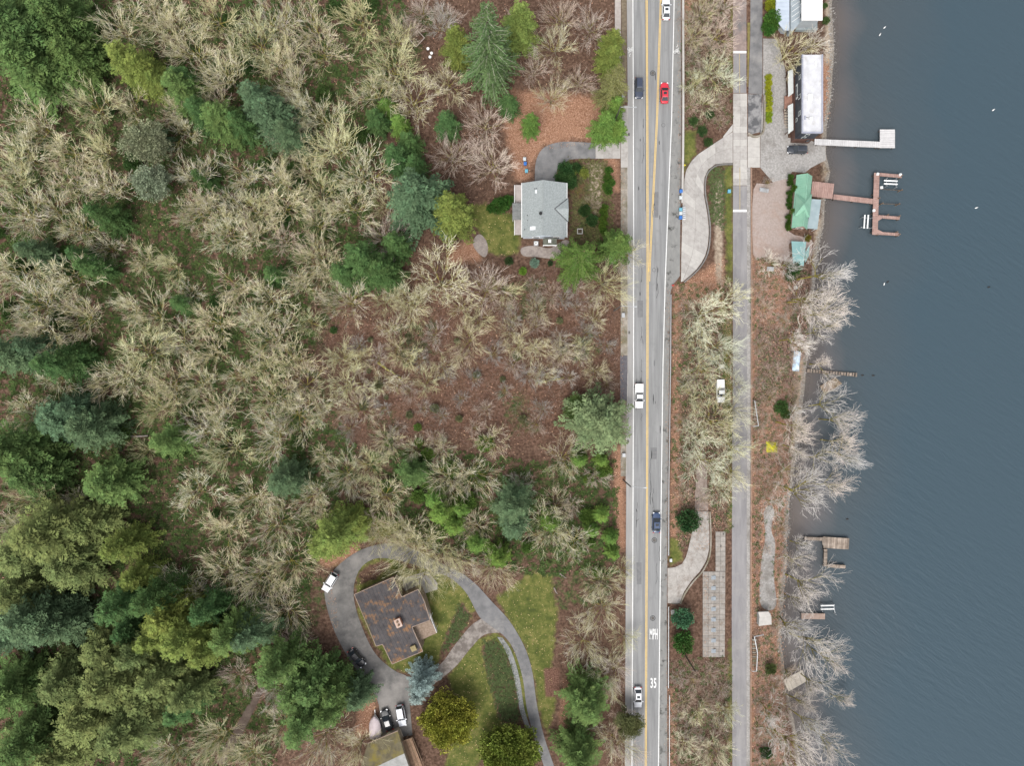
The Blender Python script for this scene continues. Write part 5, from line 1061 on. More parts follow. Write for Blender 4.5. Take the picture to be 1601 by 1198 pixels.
# ---------------------------------------------------------------- plants
def nrm3(v): return v/(np.linalg.norm(v, axis=-1, keepdims=True)+1e-9)
def tubes(P, Q, r0, r1, n=3):
    """open tapered tubes along many segments at once"""
    P = np.asarray(P, float); Q = np.asarray(Q, float); r0 = np.asarray(r0, float); r1 = np.asarray(r1, float)
    d = nrm3(Q-P); ref = np.where(np.abs(d[:, 2:3]) > .9, np.array([[1., 0, 0]]), np.array([[0, 0, 1.]]))
    u = nrm3(np.cross(d, ref)); v = np.cross(d, u); k = len(P); V = np.zeros((k, 2*n, 3))
    for i in range(n):
        a = 2*math.pi*i/n; o = u*math.cos(a)+v*math.sin(a)
        V[:, i] = P+o*r0[:, None]; V[:, n+i] = Q+o*r1[:, None]
    b = (np.arange(k)*2*n)[:, None]
    F = np.concatenate([b+np.array([[i, (i+1) % n, n+(i+1) % n, n+i]]) for i in range(n)], 0)
    return V.reshape(-1, 3), F
barkm = leafmat('bark', .9, moss=(.26, .23, .045), lo=.8, hi=1.2); twigm = leafmat('twigs', .9, lo=.7, hi=1.25); twigmoss = leafmat('mossy_twigs', .9, moss=(.50, .47, .25), lo=.7, hi=1.25)
leafm = leafmat('foliage', .75, lo=.5, hi=1.6)
def bare_tree(seed, h=16., spread=1.0, n_limb=6, up=.10, twig=.05, bole=.28, kids=(6, 6, 6), bend=.28, lean=0., ang=(.35, .95), shrink=(.48, .72), el=(28, 62), limbl=(.28, .38)):
    rs = np.random.RandomState(seed); TR = []; CR = []
    rnd = lambda s: rs.normal(0, s, 3)
    p = np.array([0, 0, -.6]); d = np.array([0, 0, 1.]); r = .017*h; hb = bole*h
    for i in range(4):
        d = nrm3(d+rnd(.06)*np.array([1, 1, .3])); q = p+d*(hb+.6)/4; TR.append((p, q, r*(1-.1*i), r*(1-.1*(i+1)))); p = q
    r *= .62
    def grow(p, d, L, r, lev):
        n = 3 if lev < 3 else 2; k = kids[lev] if lev < 3 else 0; tgt = TR if lev <= 1 else CR
        for i in range(n):
            d = nrm3(d+rnd(bend*.55)+np.array([0, 0, up*(1 if lev < 2 else 1.6)])); q = p+d*L/n; ra = max(r*(1-.55*i/n), twig*(.55 if lev == 3 else .8)); rb = max(r*(1-.55*(i+1)/n), twig*(.4 if lev == 3 else .7))
            tgt.append((p, q, ra, rb)); p = q
            if k:
                m = k//n+(1 if i == n-1 else 0)
                for j in range(m):
                    side = nrm3(np.cross(d, rnd(1.0))); a = rs.uniform(*ang); dd = nrm3(d*math.cos(a)+side*math.sin(a))
                    grow(p, dd, L*rs.uniform(*shrink), rb*.62, lev+1)
    for j in range(n_limb):
        az = 2*math.pi*(j+rs.uniform(-.3, .3))/n_limb; el_ = R(rs.uniform(*el)) if j else R(80); dd = np.array([math.cos(az)*math.cos(el_)*spread, math.sin(az)*math.cos(el_)*spread, math.sin(el_)])
        grow(p-np.array([0, 0, rs.uniform(0, .12)*h]), nrm3(dd), h*rs.uniform(*limbl), r*.75, 0)
    out = []
    top = max(c[1][2] for c in CR); ends = np.array([c[1] for c in CR]); rad = np.percentile(np.hypot(ends[:, 0], ends[:, 1]), 93); cz = np.percentile(ends[:, 2], 60)
    for S, nm, nn in ((TR, 'trunk', 5), (CR, 'crown', 3)):
        V, F = tubes([s[0] for s in S], [s[1] for s in S], [s[2] for s in S], [s[3] for s in S], nn)
        me = np_mesh(nm, V, F, barkm if nm == 'trunk' else twigm, False, {'v': ('FACE', np.tile(rs.rand(len(S)), nn))}); out.append(me)
    return dict(trunk=out[0], crown=out[1], rad=rad, cz=cz, top=top)
def quads_from(C, U, Vv, rs, fold=.0):
    """kite leaves: centre base C, length vector U, half-width vector Vv"""
    k = len(C); P = np.zeros((k, 4, 3)); P[:, 0] = C; P[:, 1] = C+U*.55+Vv; P[:, 2] = C+U; P[:, 3] = C+U*.55-Vv
    return P.reshape(-1, 3), np.arange(4*k).reshape(-1, 4)
def conifer(seed, h=22., rad=4.6, dens=1.0, whorl=8, lev=.62, droop=.25, spine=False, leaf=.5, power=.85, base=.08, open_=0.0):
    rs = np.random.RandomState(seed); C = []; U = []; Vv = []; vv = []; SP = []
    z = base*h
    while z < h*.985:
        f = (z/h-base)/(1-base); R_ = rad*((1-f)**power)*(1 if f > .08 else .75+3*f)+.12; nb = max(4, int(whorl*(.55+.45*(1-f)))); a0 = rs.rand()*7
        for b_ in range(nb):
            if rs.rand() < open_: continue
            az = a0+2*math.pi*b_/nb+rs.normal(0, .16); L_ = R_*rs.uniform(.5, 1.2); zz = z+rs.uniform(-.3, .3)*lev; el0 = .55*f+.12; br = rs.rand()
            nseg = max(3, int(L_/(.36/dens))); t_ = np.linspace(.10, 1, nseg)
            x = t_*L_; dz = el0*x-droop*(x**2)/max(L_, .5)*(.7+.6*(1-f)); ca, sa = math.cos(az), math.sin(az)
            base_ = np.stack([x*ca, x*sa, zz+dz], 1)
            if spine:
                SP += [(np.array([0, 0, zz]), base_[0], .05, .045)]+[(base_[i], base_[i+1], .05*(1-.6*t_[i]), .05*(1-.6*t_[i+1])) for i in range(nseg-1)]
            tang = np.array([ca, sa, el0-droop]); side = np.array([-sa, ca, 0])
            for s in (-1, 1):
                ln = (leaf*.6+.25*L_*(1-t_))*rs.uniform(.7, 1.2, nseg); ln = np.minimum(ln, leaf*2.6)
                dirs = nrm3(tang[None]*rs.uniform(.55, 1.0, nseg)[:, None]+s*side[None]*rs.uniform(.6, 1.0, nseg)[:, None]+np.stack([np.zeros(nseg), np.zeros(nseg), rs.normal(-.12, .16, nseg)], 1))
                wv = nrm3(np.cross(dirs, np.array([0, 0, 1.])[None]+rs.normal(0, .35, (nseg, 3))))
                # three sprays along the side shoot
                for q, (off, sc) in enumerate(((0, .62), (.38, .55), (.7, .45))):
                    rotv = nrm3(dirs+wv*rs.uniform(-.55, .55, nseg)[:, None]); wq = nrm3(np.cross(rotv, np.array([0, 0, 1.])[None]+rs.normal(0, .4, (nseg, 3))))
                    C.append(base_+dirs*(ln*off)[:, None]); U.append(rotv*(ln*sc+.16)[:, None]); Vv.append(wq*(ln*.095+.04)[:, None]); vv.append(np.clip(.5*br+.5*rs.rand(nseg), 0, 1))
            tip = nrm3(tang[None]); C.append(base_[-1:]-tip*.1); U.append(tip*leaf*.9); Vv.append(side[None]*leaf*.2); vv.append(np.array([br]))
        z += lev*rs.uniform(.8, 1.2)*(1 if f < .7 else .75)
    C = np.concatenate(C); U = np.concatenate(U); Vv = np.concatenate(Vv); vv = np.concatenate(vv)
    V, F = quads_from(C, U, Vv, rs); crown = np_mesh('crown', V, F, leafm, False, {'v': ('FACE', vv)})
    S = [(np.array([0, 0, -.6]), np.array([0, 0, h*.5]), .016*h, .010*h), (np.array([0, 0, h*.5]), np.array([0, 0, h*.99]), .010*h, .002*h)]
    V, F = tubes([s[0] for s in S], [s[1] for s in S], [s[2] for s in S], [s[3] for s in S], 7); trunk = np_mesh('trunk', V, F, barkm, True)
    d = dict(trunk=trunk, crown=crown, rad=rad*.95, cz=h*.42, top=h)
    if SP:
        V, F = tubes([s[0] for s in SP], [s[1] for s in SP], [s[2] for s in SP], [s[3] for s in SP], 3); d['branches'] = np_mesh('branches', V, F, twigm)
    return d
def clump_tree(seed, h=6., rad=3.2, nclump=130, leaves=55, leaf=.34, zc=.55, lumpy=.3, stem=True, csz=.75, flat=.8, vertical=0.0):
    rs = np.random.RandomState(seed); C = []; U = []; Vv = []; vv = []
    g = nrm3(rs.normal(0, 1, (nclump, 3))); g[:, 2] = np.where(g[:, 2] < -.35, -g[:, 2], g[:, 2]); rr = rs.uniform(.45, 1.0, nclump)**.5*(1-lumpy*rs.rand(nclump))
    cen = g*rr[:, None]*np.array([rad, rad, h*(1-zc)])*.92+np.array([0, 0, h*zc])
    for c_, gd in zip(cen, g):
        k = leaves; o = nrm3(rs.normal(0, 1, (k, 3)))*(rs.rand(k)**.4)[:, None]*csz*rs.uniform(.7, 1.25)*np.array([1, 1, flat]); P = c_+o
        dr = nrm3(o+gd*.5+rs.normal(0, .5, (k, 3))+np.array([0, 0, vertical])); sd_ = nrm3(np.cross(dr, rs.normal(0, 1, (k, 3)))); ln = leaf*rs.uniform(.7, 1.3, k)
        C.append(P); U.append(dr*ln[:, None]); Vv.append(sd_*(ln*.32)[:, None]); vv.append(np.clip(rs.rand()*.5+rs.rand(k)*.5, 0, 1))
    V, F = quads_from(np.concatenate(C), np.concatenate(U), np.concatenate(Vv), rs); crown = np_mesh('crown', V, F, leafm, False, {'v': ('FACE', np.concatenate(vv))})
    S = [(np.array([0, 0, -.4]), np.array([0, 0, h*zc]), .03*h, .018*h)]
    for k in range(6):
        a = 2*math.pi*k/6; S.append((np.array([0, 0, h*zc*rs.uniform(.3, .8)]), np.array([math.cos(a)*rad*.6, math.sin(a)*rad*.6, h*zc*rs.uniform(.9, 1.3)]), .014*h, .005*h))
    V, F = tubes([s[0] for s in S], [s[1] for s in S], [s[2] for s in S], [s[3] for s in S], 6)
    return dict(trunk=np_mesh('trunk', V, F, barkm, True), crown=crown, rad=rad, cz=h*zc, top=h)
BARE = [bare_tree(s, up=u, spread=sp, n_limb=nl_, bend=bd_, kids=(6, 5, 5), twig=.048, shrink=(.5, .78), ang=(.25, .75), el=(15, 66)) for s, u, sp, nl_, bd_ in ((1, .05, 1.0, 7, .20), (2, .08, 1.1, 8, .18), (3, .04, 1.2, 7, .26), (4, .08, 1.0, 7, .2), (5, .06, 1.15, 8, .24), (6, .03, 1.1, 7, .2))]
FINE = [bare_tree(s, up=.03, spread=1.0, n_limb=9, bend=.13, twig=.046, kids=(6, 5, 5), bole=.16, ang=(.18, .6), shrink=(.5, .82), el=(12, 68), limbl=(.34, .46)) for s in (11, 12, 13)]       # many straight fine shoots
SHORE_T = [bare_tree(s, h=19, up=.07, spread=.8, n_limb=5, bend=.28, bole=.42, twig=.045, kids=(6, 5, 5), ang=(.3, .8), shrink=(.5, .76)) for s in (21, 22, 23, 24)]
FIR = [conifer(s, 20, 5.0, whorl=8, lev=.72, leaf=.6, power=.65, droop=.36, dens=1.1) for s in (31, 32, 33)]
SPRUCE = [conifer(41, 24, 5.2, whorl=8, lev=.8, droop=.42, spine=True, leaf=.36, power=.75, dens=1.1)]
CEDAR = [conifer(s, 18, 4.2, whorl=8, lev=.66, droop=.5, leaf=.52, power=.58, dens=1.15) for s in (51, 52)]
ROUND = [clump_tree(s, 11, 5.2, 90, 150, .34, .5, .75, csz=1.2) for s in (61, 62)]
GOLD = [clump_tree(s, 7, 5.6, 210, 110, .34, .42, .42, csz=.85, flat=1.0, vertical=.5) for s in (71, 72)]
SHRUB = [clump_tree(s, 2.6, 1.9, 60, 40, .26, .5, .35, csz=.5) for s in (81, 82, 83)]
COL = [clump_tree(s, 4.2, .85, 60, 40, .2, .5, .15, csz=.3, vertical=.8) for s in (91, 92)]
TREEN = [0]
def plant(name, proto, px, py, rpx, color, label, cat='tree', group=None, bark=(.16, .13, .10), hz=1.0, tilt=0, tiltaz=0, twigmat=None, ground=False, brcol=None):
    rr = random.Random(TREEN[0]*17+3); TREEN[0] += 1
    s = rpx*K/proto['rad']*.96; cz = proto['cz']*s*hz; z = 0.0
    off = np.array([0., 0.])
    if tilt: off = np.array([math.cos(tiltaz), math.sin(tiltaz)])*math.sin(tilt)*cz
    for _ in range(6):
        X, Y, _z = W(px, py, z); X -= off[0]; Y -= off[1]; g_ = t1(X, Y); z = g_+cz*math.cos(tilt)
    e = empty(name, (X, Y, g_), label, cat, group)
    if tilt:
        q = Vector((0, 0, 1)).rotation_difference(Vector((math.cos(tiltaz)*math.sin(tilt), math.sin(tiltaz)*math.sin(tilt), math.cos(tilt)))); e.rotation_mode = 'QUATERNION'
        from mathutils import Quaternion
        e.rotation_quaternion = q @ Quaternion((0, 0, 1), rr.uniform(0, 6.28))
    else: e.rotation_euler = (0, 0, rr.uniform(0, 6.28))
    e.scale = (s, s, s*hz)
    k = rr.uniform(.86, 1.14); kw = rr.uniform(-.05, .05)
    for nm in ('trunk', 'branches', 'crown'):
        if nm not in proto: continue
        o = link(nm, proto[nm], e)
        o.color = (*bark, 1) if nm == 'trunk' else ((*(brcol or (.4, .4, .32)), 1) if nm == 'branches' else (color[0]*k*(1+kw), color[1]*k, color[2]*k*(1-kw), 1))
        if nm == 'crown' and twigmat: o.material_slots[0].link = 'OBJECT'; o.material_slots[0].material = twigmat
    return e
CREAM = (.73, .675, .515); PINK = (.60, .51, .44); PALE = (.74, .69, .6); SHOREC = (.70, .64, .585); LICH = (.68, .67, .50)
WOOD = 'leafless trees in the hillside wood'
LBL = {'L': ('maple_tree', BARE, CREAM, 'leafless maple with cream lichen covered twigs', WOOD, twigmoss), 'P': ('bare_tree', FINE, PINK, 'leafless tree with fine pinkish grey twigs', 'pinkish grey leafless trees on the hillside', None),
       'G': ('bare_tree', FINE, (.46, .44, .40), 'thin leafless tree with silver grey twigs', 'silver grey leafless trees on the hillside', None), 'D': ('bare_tree', FINE, CREAM, 'leafless tree with dense straight cream shoots', 'dense cream leafless trees on the hillside', twigmoss)}
bare = {'L': '''185,40,45 255,30,42 300,80,45 345,110,48 395,60,45 330,25,42 230,5,38 140,165,42 55,190,48 25,240,42 100,235,38 155,235,36 200,165,32 285,200,34 15,275,40 105,285,40 160,290,40 385,275,40 430,30,45 490,40,45 560,25,40 435,90,40
 500,75,40 455,125,36 610,100,48 585,140,45 645,155,45 620,60,38 520,225,50 560,270,52 440,285,44 480,265,38 30,330,45 80,325,42 115,355,38 225,405,28 330,325,40 350,365,40 20,425,45 105,430,42 50,475,48 120,490,42 60,520,42
 335,505,40 370,450,42 330,550,35 220,550,48 190,590,42 370,590,32 390,365,40 440,320,38 545,320,48 415,465,45 690,440,56 640,470,36 420,530,45 415,575,40 535,560,30 610,515,24 480,505,26 260,600,44 35,645,36 320,670,42 355,705,44
 300,770,42 50,780,44 350,830,44 20,830,34 390,780,40 420,625,45 455,650,42 425,685,44 475,605,38 540,600,38 505,715,26 490,775,30 505,805,26 600,780,36 840,545,28 810,540,30 930,580,25 762,690,32 865,835,46 900,850,34 335,160,36 395,330,36
 270,40,38 465,165,36 500,300,38 450,215,34 300,270,36 85,590,34 280,540,36 240,640,36 160,600,30 455,560,36 500,640,36 575,730,34 640,560,26 470,440,34 520,420,30 300,330,38 365,320,36 265,415,30 200,480,30 310,600,34 340,640,34 395,500,34 270,165,30 95,140,26''',
 'D': '''560,640,32 590,600,28 605,690,30 650,705,28 690,705,26 640,480,36 600,470,32 722,480,32 790,455,30 842,490,26 880,548,26 910,545,24 560,560,28 620,545,26 690,575,24 800,520,26 845,585,24 930,500,26 745,500,26 240,495,46 500,180,44 495,400,48 495,350,40 545,470,46 620,600,22 665,600,28 735,530,40 700,125,38 862,150,36 870,70,42 945,440,44 540,745,40 430,820,50 445,885,50 700,750,44 735,745,44 652,862,58 690,862,44 620,842,36 720,880,30 660,905,36 590,845,30 640,835,44 700,900,28 770,890,40 880,720,42 915,1010,46 945,955,44
 950,1060,42 960,1160,40 940,915,38 350,895,46 400,905,48 280,925,44 440,960,46 340,1160,48 260,1185,44 390,1190,44 440,1140,44 500,1165,48 560,1175,42 745,825,34 870,795,32 985,395,34 978,1000,26 975,895,22 600,320,30 165,385,30 290,460,26 120,790,30 225,705,24''',
 'P': '''705,240,42 770,260,48 758,190,42 600,370,44 760,450,46 905,125,28 880,25,36 925,35,34 835,110,26 580,820,30 430,1085,38 370,1060,30 863,462,18 835,445,14 790,480,16 900,450,16 560,600,18 590,560,16 640,610,15 760,640,15 870,560,18 950,600,16 720,560,16 800,570,15 840,510,16 925,470,14 610,690,16 680,690,18 740,670,14 440,375,30 680,525,24 895,790,20 930,745,24 640,50,30 840,665,16 300,940,30 455,1010,30 975,1130,26 985,1180,30 800,40,26 965,1050,30 700,20,26 660,15,26 970,660,20''',
 'G': '''690,35,30 770,555,18 825,585,24 865,590,20 890,592,20 875,530,22 545,672,18 620,670,12 600,640,13 690,650,14 720,625,12 655,560,16 790,610,14 850,640,15 905,560,16 880,470,15 800,500,18 920,520,16 950,540,14 700,590,14 580,620,16 815,760,26 835,470,12 560,540,20 740,590,14 900,480,14 660,640,12'''}
def zone(x, y):
    for (zx, zy, zr_), w_ in (((845, 330, 120), 'around the grey shingled house'), ((620, 970, 150), 'around the dark roofed house'), ((740, 570, 175), 'at the bramble clearing')):
        if math.hypot(x-zx, y-zy) < zr_: return w_
    for (zx, zy, zr_), w_ in (((238, 250, 85), 'near the grey green round evergreens'), ((640, 70, 110), 'near the pale timber frame'), ((430, 190, 95), 'beside the blue green firs'), ((120, 660, 110), 'beside the pale fallen trunk'), ((570, 410, 100), 'beside the dark cedars'), ((60, 70, 150), 'beside the mid green firs'), ((640, 330, 110), 'near the house lawn'), ((450, 750, 110), 'near the lone blue green fir'), ((60, 400, 110), 'behind the small dark cedars'), ((230, 110, 90), 'beside the yellow cedars')):
        if math.hypot(x-zx, y-zy) < zr_: return w_
    if x > 890: return 'beside the main road'
    if 700 < y < 920 and x > 480: return 'above the drive bend'
    if y > 880: return 'below the olive firs' if x > 240 else 'among the olive firs'
    return 'in the hillside wood'
def sized(r_): return 'broad' if r_ >= 44 else ('mid sized' if r_ >= 31 else 'small')
for kd, s in bare.items():
    nm, protos, colr, lab, grp, tm = LBL[kd]
    for i, q in enumerate(s.split()):
        x, y, r_ = map(float, q.split(',')); rr = random.Random(i*7+ord(kd)); tone = rr.random(); nm, protos, colr, lab, grp, tm = LBL[kd]
        if kd in 'LD': colr = CREAM if tone < .5 else ((.62, .56, .465) if tone < .8 else (.63, .62, .39)); lab = lab.replace('cream', 'cream' if tone < .5 else ('greyish' if tone < .8 else 'greenish'))
        if kd in 'GP' and r_ < 20: r_ *= 1.25; colr = tuple(c_*.82 for c_ in colr)
        plant(nm, protos[(i*5+int(x)) % len(protos)], x, y, r_*.99, colr, sized(r_)+' '+lab+' '+zone(x, y), group=grp, hz=rr.uniform(.85, 1.1), twigmat=tm, bark=(.20, .17, .13))
for i, q in enumerate('''1105,490,46 1140,470,36 1122,540,44 1098,575,38 1143,560,32 1090,625,34 1150,640,32 1120,660,42 1092,685,38 1150,700,32 1102,720,42 1142,738,38 1132,765,28 1085,525,28 1155,600,26 1100,18,30 1122,52,34 1115,108,38 1138,120,24 1085,130,24 1102,160,22 1140,1115,28 1122,1180,38 1090,1120,22 1075,1170,26 1085,55,26 1135,5,28'''.split()):
    x, y, r_ = map(float, q.split(',')); plant('bare_tree', (BARE+FINE)[(i*4) % 9], x, y, r_, LICH if y > 60 else PINK, 'leafless tree with grey green lichen twigs '+('on the bank beside the leafy trail' if y < 200 else ('below the winding concrete drive' if y < 590 else ('around the parked white pickup' if y < 800 else 'past the stained slab strip'))), group='lichen trees between the road and the trail', hz=.85, twigmat=twigmoss if i % 2 else None)
for i, q in enumerate('''1300,425,48 1262,465,40 1312,482,36 1232,410,24 1295,572,30 1305,635,42 1325,655,30 1252,668,36 1330,708,42 1290,722,38 1272,772,42 1312,765,34 1275,915,46 1240,940,28 1288,1018,42 1312,1042,36 1282,1072,34 1300,1158,42 1262,1180,46 1222,1160,34 1205,1118,28 1232,742,32 1290,470,36 1262,850,22 1300,510,24 1270,540,22 1215,790,24 1265,1105,30 1248,702,32 1256,880,34 1242,985,30 1270,1140,36 1318,1100,26 1288,520,30 1252,530,24 1322,690,34 1250,640,26 1240,1060,26'''.split()):
    x, y, r_ = map(float, q.split(',')); rr = random.Random(i); lk = x > 1245
    plant('shore_tree', SHORE_T[i % 4], x, y, r_, SHOREC, sized(r_)+(' pale leafless tree leaning over the lake ' if lk else ' pale upright leafless tree behind the shore ')+('near the teal roofed shed' if y < 530 else ('near the mossy raft' if y < 690 else ('below the yellow tarpaulin' if y < 800 else ('near the white hut' if y < 980 else 'around the pale raft')))), group='pale trees leaning over the lake' if lk else 'upright pale trees behind the lake shore', tilt=R(rr.uniform(14, 26)) if lk else 0, tiltaz=R(rr.uniform(-22, 14)), hz=.95, bark=(.13, .11, .05))
plant('bare_tree', BARE[1], 1235, 80, 38, CREAM, 'spreading leafless tree with mossy twigs between the two lake buildings', twigmat=twigmoss, hz=.8)
plant('bare_tree', BARE[3], 1275, 62, 28, PALE, 'pale leafless tree at the water edge below the white roofed lake house', hz=.8)
plant('bare_tree', FINE[0], 1288, 265, 13, (.20, .13, .09), 'small brown twiggy tree beside the cottage deck', hz=.8)
plant('bare_tree', FINE[1], 1202, 285, 14, (.30, .25, .22), 'small grey twiggy bush tree at the top of the reddish lot', hz=.6)
plant('bare_tree', FINE[2], 1205, 410, 22, PALE, 'pale leafless tree beside the cream box below the reddish lot', hz=.8)
plant('bare_tree', FINE[1], 928, 322, 18, (.36, .29, .22), 'small tan leafless garden tree beside the grey roofed house', hz=.6)
plant('bare_tree', FINE[0], 903, 300, 15, (.19, .09, .06), 'small red brown leafless garden tree beside the round shrubs', hz=.6)
for x, y, r_ in ((1190, 660, 22), (1205, 760, 22), (1190, 540, 20), (1215, 580, 18), (1196, 480, 20), (1225, 1110, 22), (1195, 1180, 22), (1215, 700, 18), (1190, 730, 16), (1225, 500, 18), (1235, 560, 16), (1240, 610, 16), (1205, 620, 18), (1188, 600, 14), (1222, 830, 18), (1226, 870, 16), (1200, 860, 12), (1215, 980, 16), (1210, 1075, 18), (1190, 1100, 16), (1188, 450, 16), (1240, 480, 16), (1232, 1050, 16), (1186, 1150, 16)):
    plant('brush_tree', FINE[int(x) % 3], x, y, r_, (.46, .37, .31), 'low brown twiggy brush tree between the trail and the shore', group='brush trees between trail and shore', hz=.55)
for i, q in enumerate('1060,1060,14 1085,1065,16 1110,1055,16 1128,1080,15 1070,1100,16 1105,1100,18 1125,1140,16 1080,1145,18 1060,1120,14 1100,1165,16 1130,1045,12 1075,30,16 1085,85,16 1110,75,16 1130,75,14 1080,165,14 1120,165,14 1125,190,12 1095,110,16 1075,480,16 1065,540,14 1075,600,16 1065,660,14 1075,720,16 1070,770,14 1100,780,14'.split()):
    x, y, r_ = map(float, q.split(',')); plant('brush_tree', FINE[i % 3], x, y, r_*1.15, (.44, .36, .30), 'low grey brown twiggy brush tree on the bank '+('beside the leafy trail' if y < 200 else ('along the long guardrail' if y < 800 else 'past the stained slab strip')), group='brush trees on the bank between road and trail', hz=.5)
# conifers and evergreens
TEAL = (.08, .128, .066); GREEN = (.088, .142, .045); YEL = (.135, .17, .042); OLIVE = (.128, .158, .056); DEEP = (.058, .108, .036); BRIGHT = (.11, .185, .04); BLUE = (.19, .245, .225)
EV = 'evergreen trees in the hillside wood'
CL = {'t': (FIR, TEAL, 'blue green fir in the hillside wood'), 'g': (FIR, GREEN, 'mid green fir in the hillside wood'), 'y': (CEDAR, YEL, 'yellow green cedar in the hillside wood'), 'o': (FIR, OLIVE, 'olive green fir with dry tips in the hillside wood'), 'd': (CEDAR, DEEP, 'dark green cedar in the hillside wood'), 'b': (CEDAR, BRIGHT, 'bright green cedar in the hillside wood')}
con = {'g': '40,60,62 100,45,48 60,115,52 120,95,42 20,20,50 90,12,40 175,755,44 270,690,30 30,705,54 60,745,42 350,190,36 290,145,34 492,1066,44 470,1080,42 528,1075,34 440,1035,40 480,1120,40 520,1100,36 645,740,28 915,1095,44 905,1175,40 60,1150,50 20,1080,48 370,985,40',
       't': '430,185,44 405,160,34 455,215,30 655,315,56 450,750,34 800,790,38 805,820,28 100,655,44 150,670,42 60,960,50 20,985,46 100,975,40 20,555,36 60,545,28 395,985,36 560,1085,28 125,640,30 60,395,26 245,215,20',
       'o': '90,830,60 50,860,52 140,820,46 120,880,50 40,920,44 195,1050,62 240,1080,52 150,1110,56 210,1130,54 110,1060,46 170,1010,44 260,1050,40 100,1170,50 30,1180,48 230,1010,36 300,1080,34',
       'y': '210,105,36 235,118,30 255,135,26 715,75,28 530,830,38 510,850,30 560,815,24 708,335,38 270,960,44 300,990,40 250,990,34 330,1010,34 812,45,34 955,75,26 955,95,22 200,850,32 220,900,28',
       'd': '590,190,22 620,250,26 640,225,22 650,260,20 170,340,26 150,420,24 100,570,32 285,475,18 570,410,40 600,425,34 540,430,26 620,385,26 290,1100,30 290,130,26 320,180,28 430,430,18 380,200,24 120,560,26 200,940,36 250,930,34 330,950,30 210,980,30 700,195,22 795,165,20 130,400,18 320,280,18',
       'b': '690,800,24 710,820,20 720,795,18 940,805,15 925,830,14 955,840,14 958,865,13 830,195,18 680,780,20 745,850,18 780,870,22 860,815,20 945,200,24 965,205,18 960,170,20 605,170,18 625,195,18 905,720,14 940,720,14'}
for kd, s in con.items():
    protos, colr, lab = CL[kd]
    for i, q in enumerate(s.split()):
        x, y, r_ = map(float, q.split(',')); rr = random.Random(i+ord(kd)); plant('conifer_tree' if protos is FIR else 'cedar_tree', protos[i % len(protos)], x, y, r_*.98, colr, sized(r_)+' '+lab.split(' in ')[0]+' '+zone(x, y), group=lab.split(' in ')[0]+' evergreens on the hillside', hz=rr.uniform(.65, .85)*(.72 if r_ > 40 else 1))
plant('spruce_tree', SPRUCE[0], 765, 85, 50, (.085, .13, .05), 'tall spruce with pale drooping branch spines near the road', hz=.95, brcol=(.42, .44, .32))
plant('spruce_tree', SPRUCE[0], 957, 138, 30, (.15, .15, .055), 'yellowish fir with pale branch spines overhanging the main road', hz=.9, brcol=(.40, .38, .22))
plant('spruce_tree', SPRUCE[0], 905, 408, 42, (.07, .115, .025), 'green fir with pale branch spines below the grey roofed house', hz=.7, brcol=(.25, .27, .12))
plant('fir_tree', CEDAR[0], 962, 385, 30, (.075, .12, .03), 'green cedar beside the pavement below the garden hedges', hz=.7)
plant('round_tree', FIR[0], 935, 660, 54, (.135, .172, .08), 'big round grey green evergreen overhanging the pavement by the white pickup', hz=.55)
plant('round_tree', ROUND[1], 985, 1130, 26, (.12, .125, .05), 'olive evergreen bush tree overhanging the road below the white hatchback')
plant('round_tree', ROUND[1], 232, 222, 36, (.26, .28, .17), 'pale grey green round evergreen in the hillside wood beside the bare maples', hz=1.3)
plant('round_tree', ROUND[0], 240, 285, 32, (.24, .27, .17), 'smaller grey green round evergreen in the hillside wood', hz=1.3)
plant('golden_tree', GOLD[0], 702, 1125, 49, (.27, .285, .05), 'large rounded golden green evergreen beside the parked silver car')
plant('golden_tree', GOLD[1], 798, 1178, 56, (.15, .195, .04), 'large rounded green evergreen at the foot of the curving driveway')
plant('blue_spruce', FIR[2], 660, 1062, 26, BLUE, 'blue spruce between the dark roofed house and the golden evergreen', hz=.7)
plant('blue_spruce', FIR[1], 652, 1088, 17, (.21, .265, .25), 'small powder blue spruce beside the parked silver car', hz=.6)
plant('shrub_tree', ROUND[1], 905, 640, 24, (.075, .115, .03), 'bright green bush on the hill side of the big round evergreen')
# shrubs
def shrubs(s, colr, lab, grp=None, protos=SHRUB, name='shrub', hz=1.0, cat='shrub'):
    for i, q in enumerate(s.split()):
        x, y, r_ = map(float, q.split(',')); plant(name, protos[i % len(protos)], x, y, r_, colr, lab, cat, grp, hz=hz)
shrubs('1078,815,21', (.035, .08, .028), 'dark green shrub beside the leafy lower drive'); shrubs('1066,965,20', (.05, .12, .06), 'blue green shrub above the round green one behind the guardrail'); shrubs('1067,1006,20', (.045, .105, .025), 'round green shrub with the utility pole rising out of it')
shrubs('884,265,15 878,280,13 893,287,12 900,262,10 889,275,13 925,345,12 915,330,11', (.03, .065, .02), 'dark green garden shrub beside the curved driveway', 'dark shrubs beside the curved driveway'); shrubs('895,270,8 913,271,9', (.16, .19, .04), 'round lime green garden shrub', 'lime green garden shrubs'); shrubs('780,322,16 795,315,11 768,326,9', (.04, .095, .018), 'glossy green laurel shrub behind the grey roofed house', 'laurel shrubs behind the grey house')
shrubs('818,424,7.5', (.13, .22, .03), 'round lime green ball shrub below the grey roofed house'); shrubs('835,412,9', (.13, .2, .15), 'pale blue green shrub beside the lime ball shrub'); shrubs('795,408,8 860,412,5', (.03, .055, .02), 'small dark green shrub below the house lawn', 'small dark shrubs below the lawn')
for i, (x, y) in enumerate(((952, 268), (950, 279), (955, 286), (948, 292), (952, 299))): plant('columnar_shrub', COL[i % 2], x, y, 6.5, (.05, .105, .02), 'columnar green cypress in the upper garden row', 'shrub', 'upper row of columnar cypresses', hz=.7)
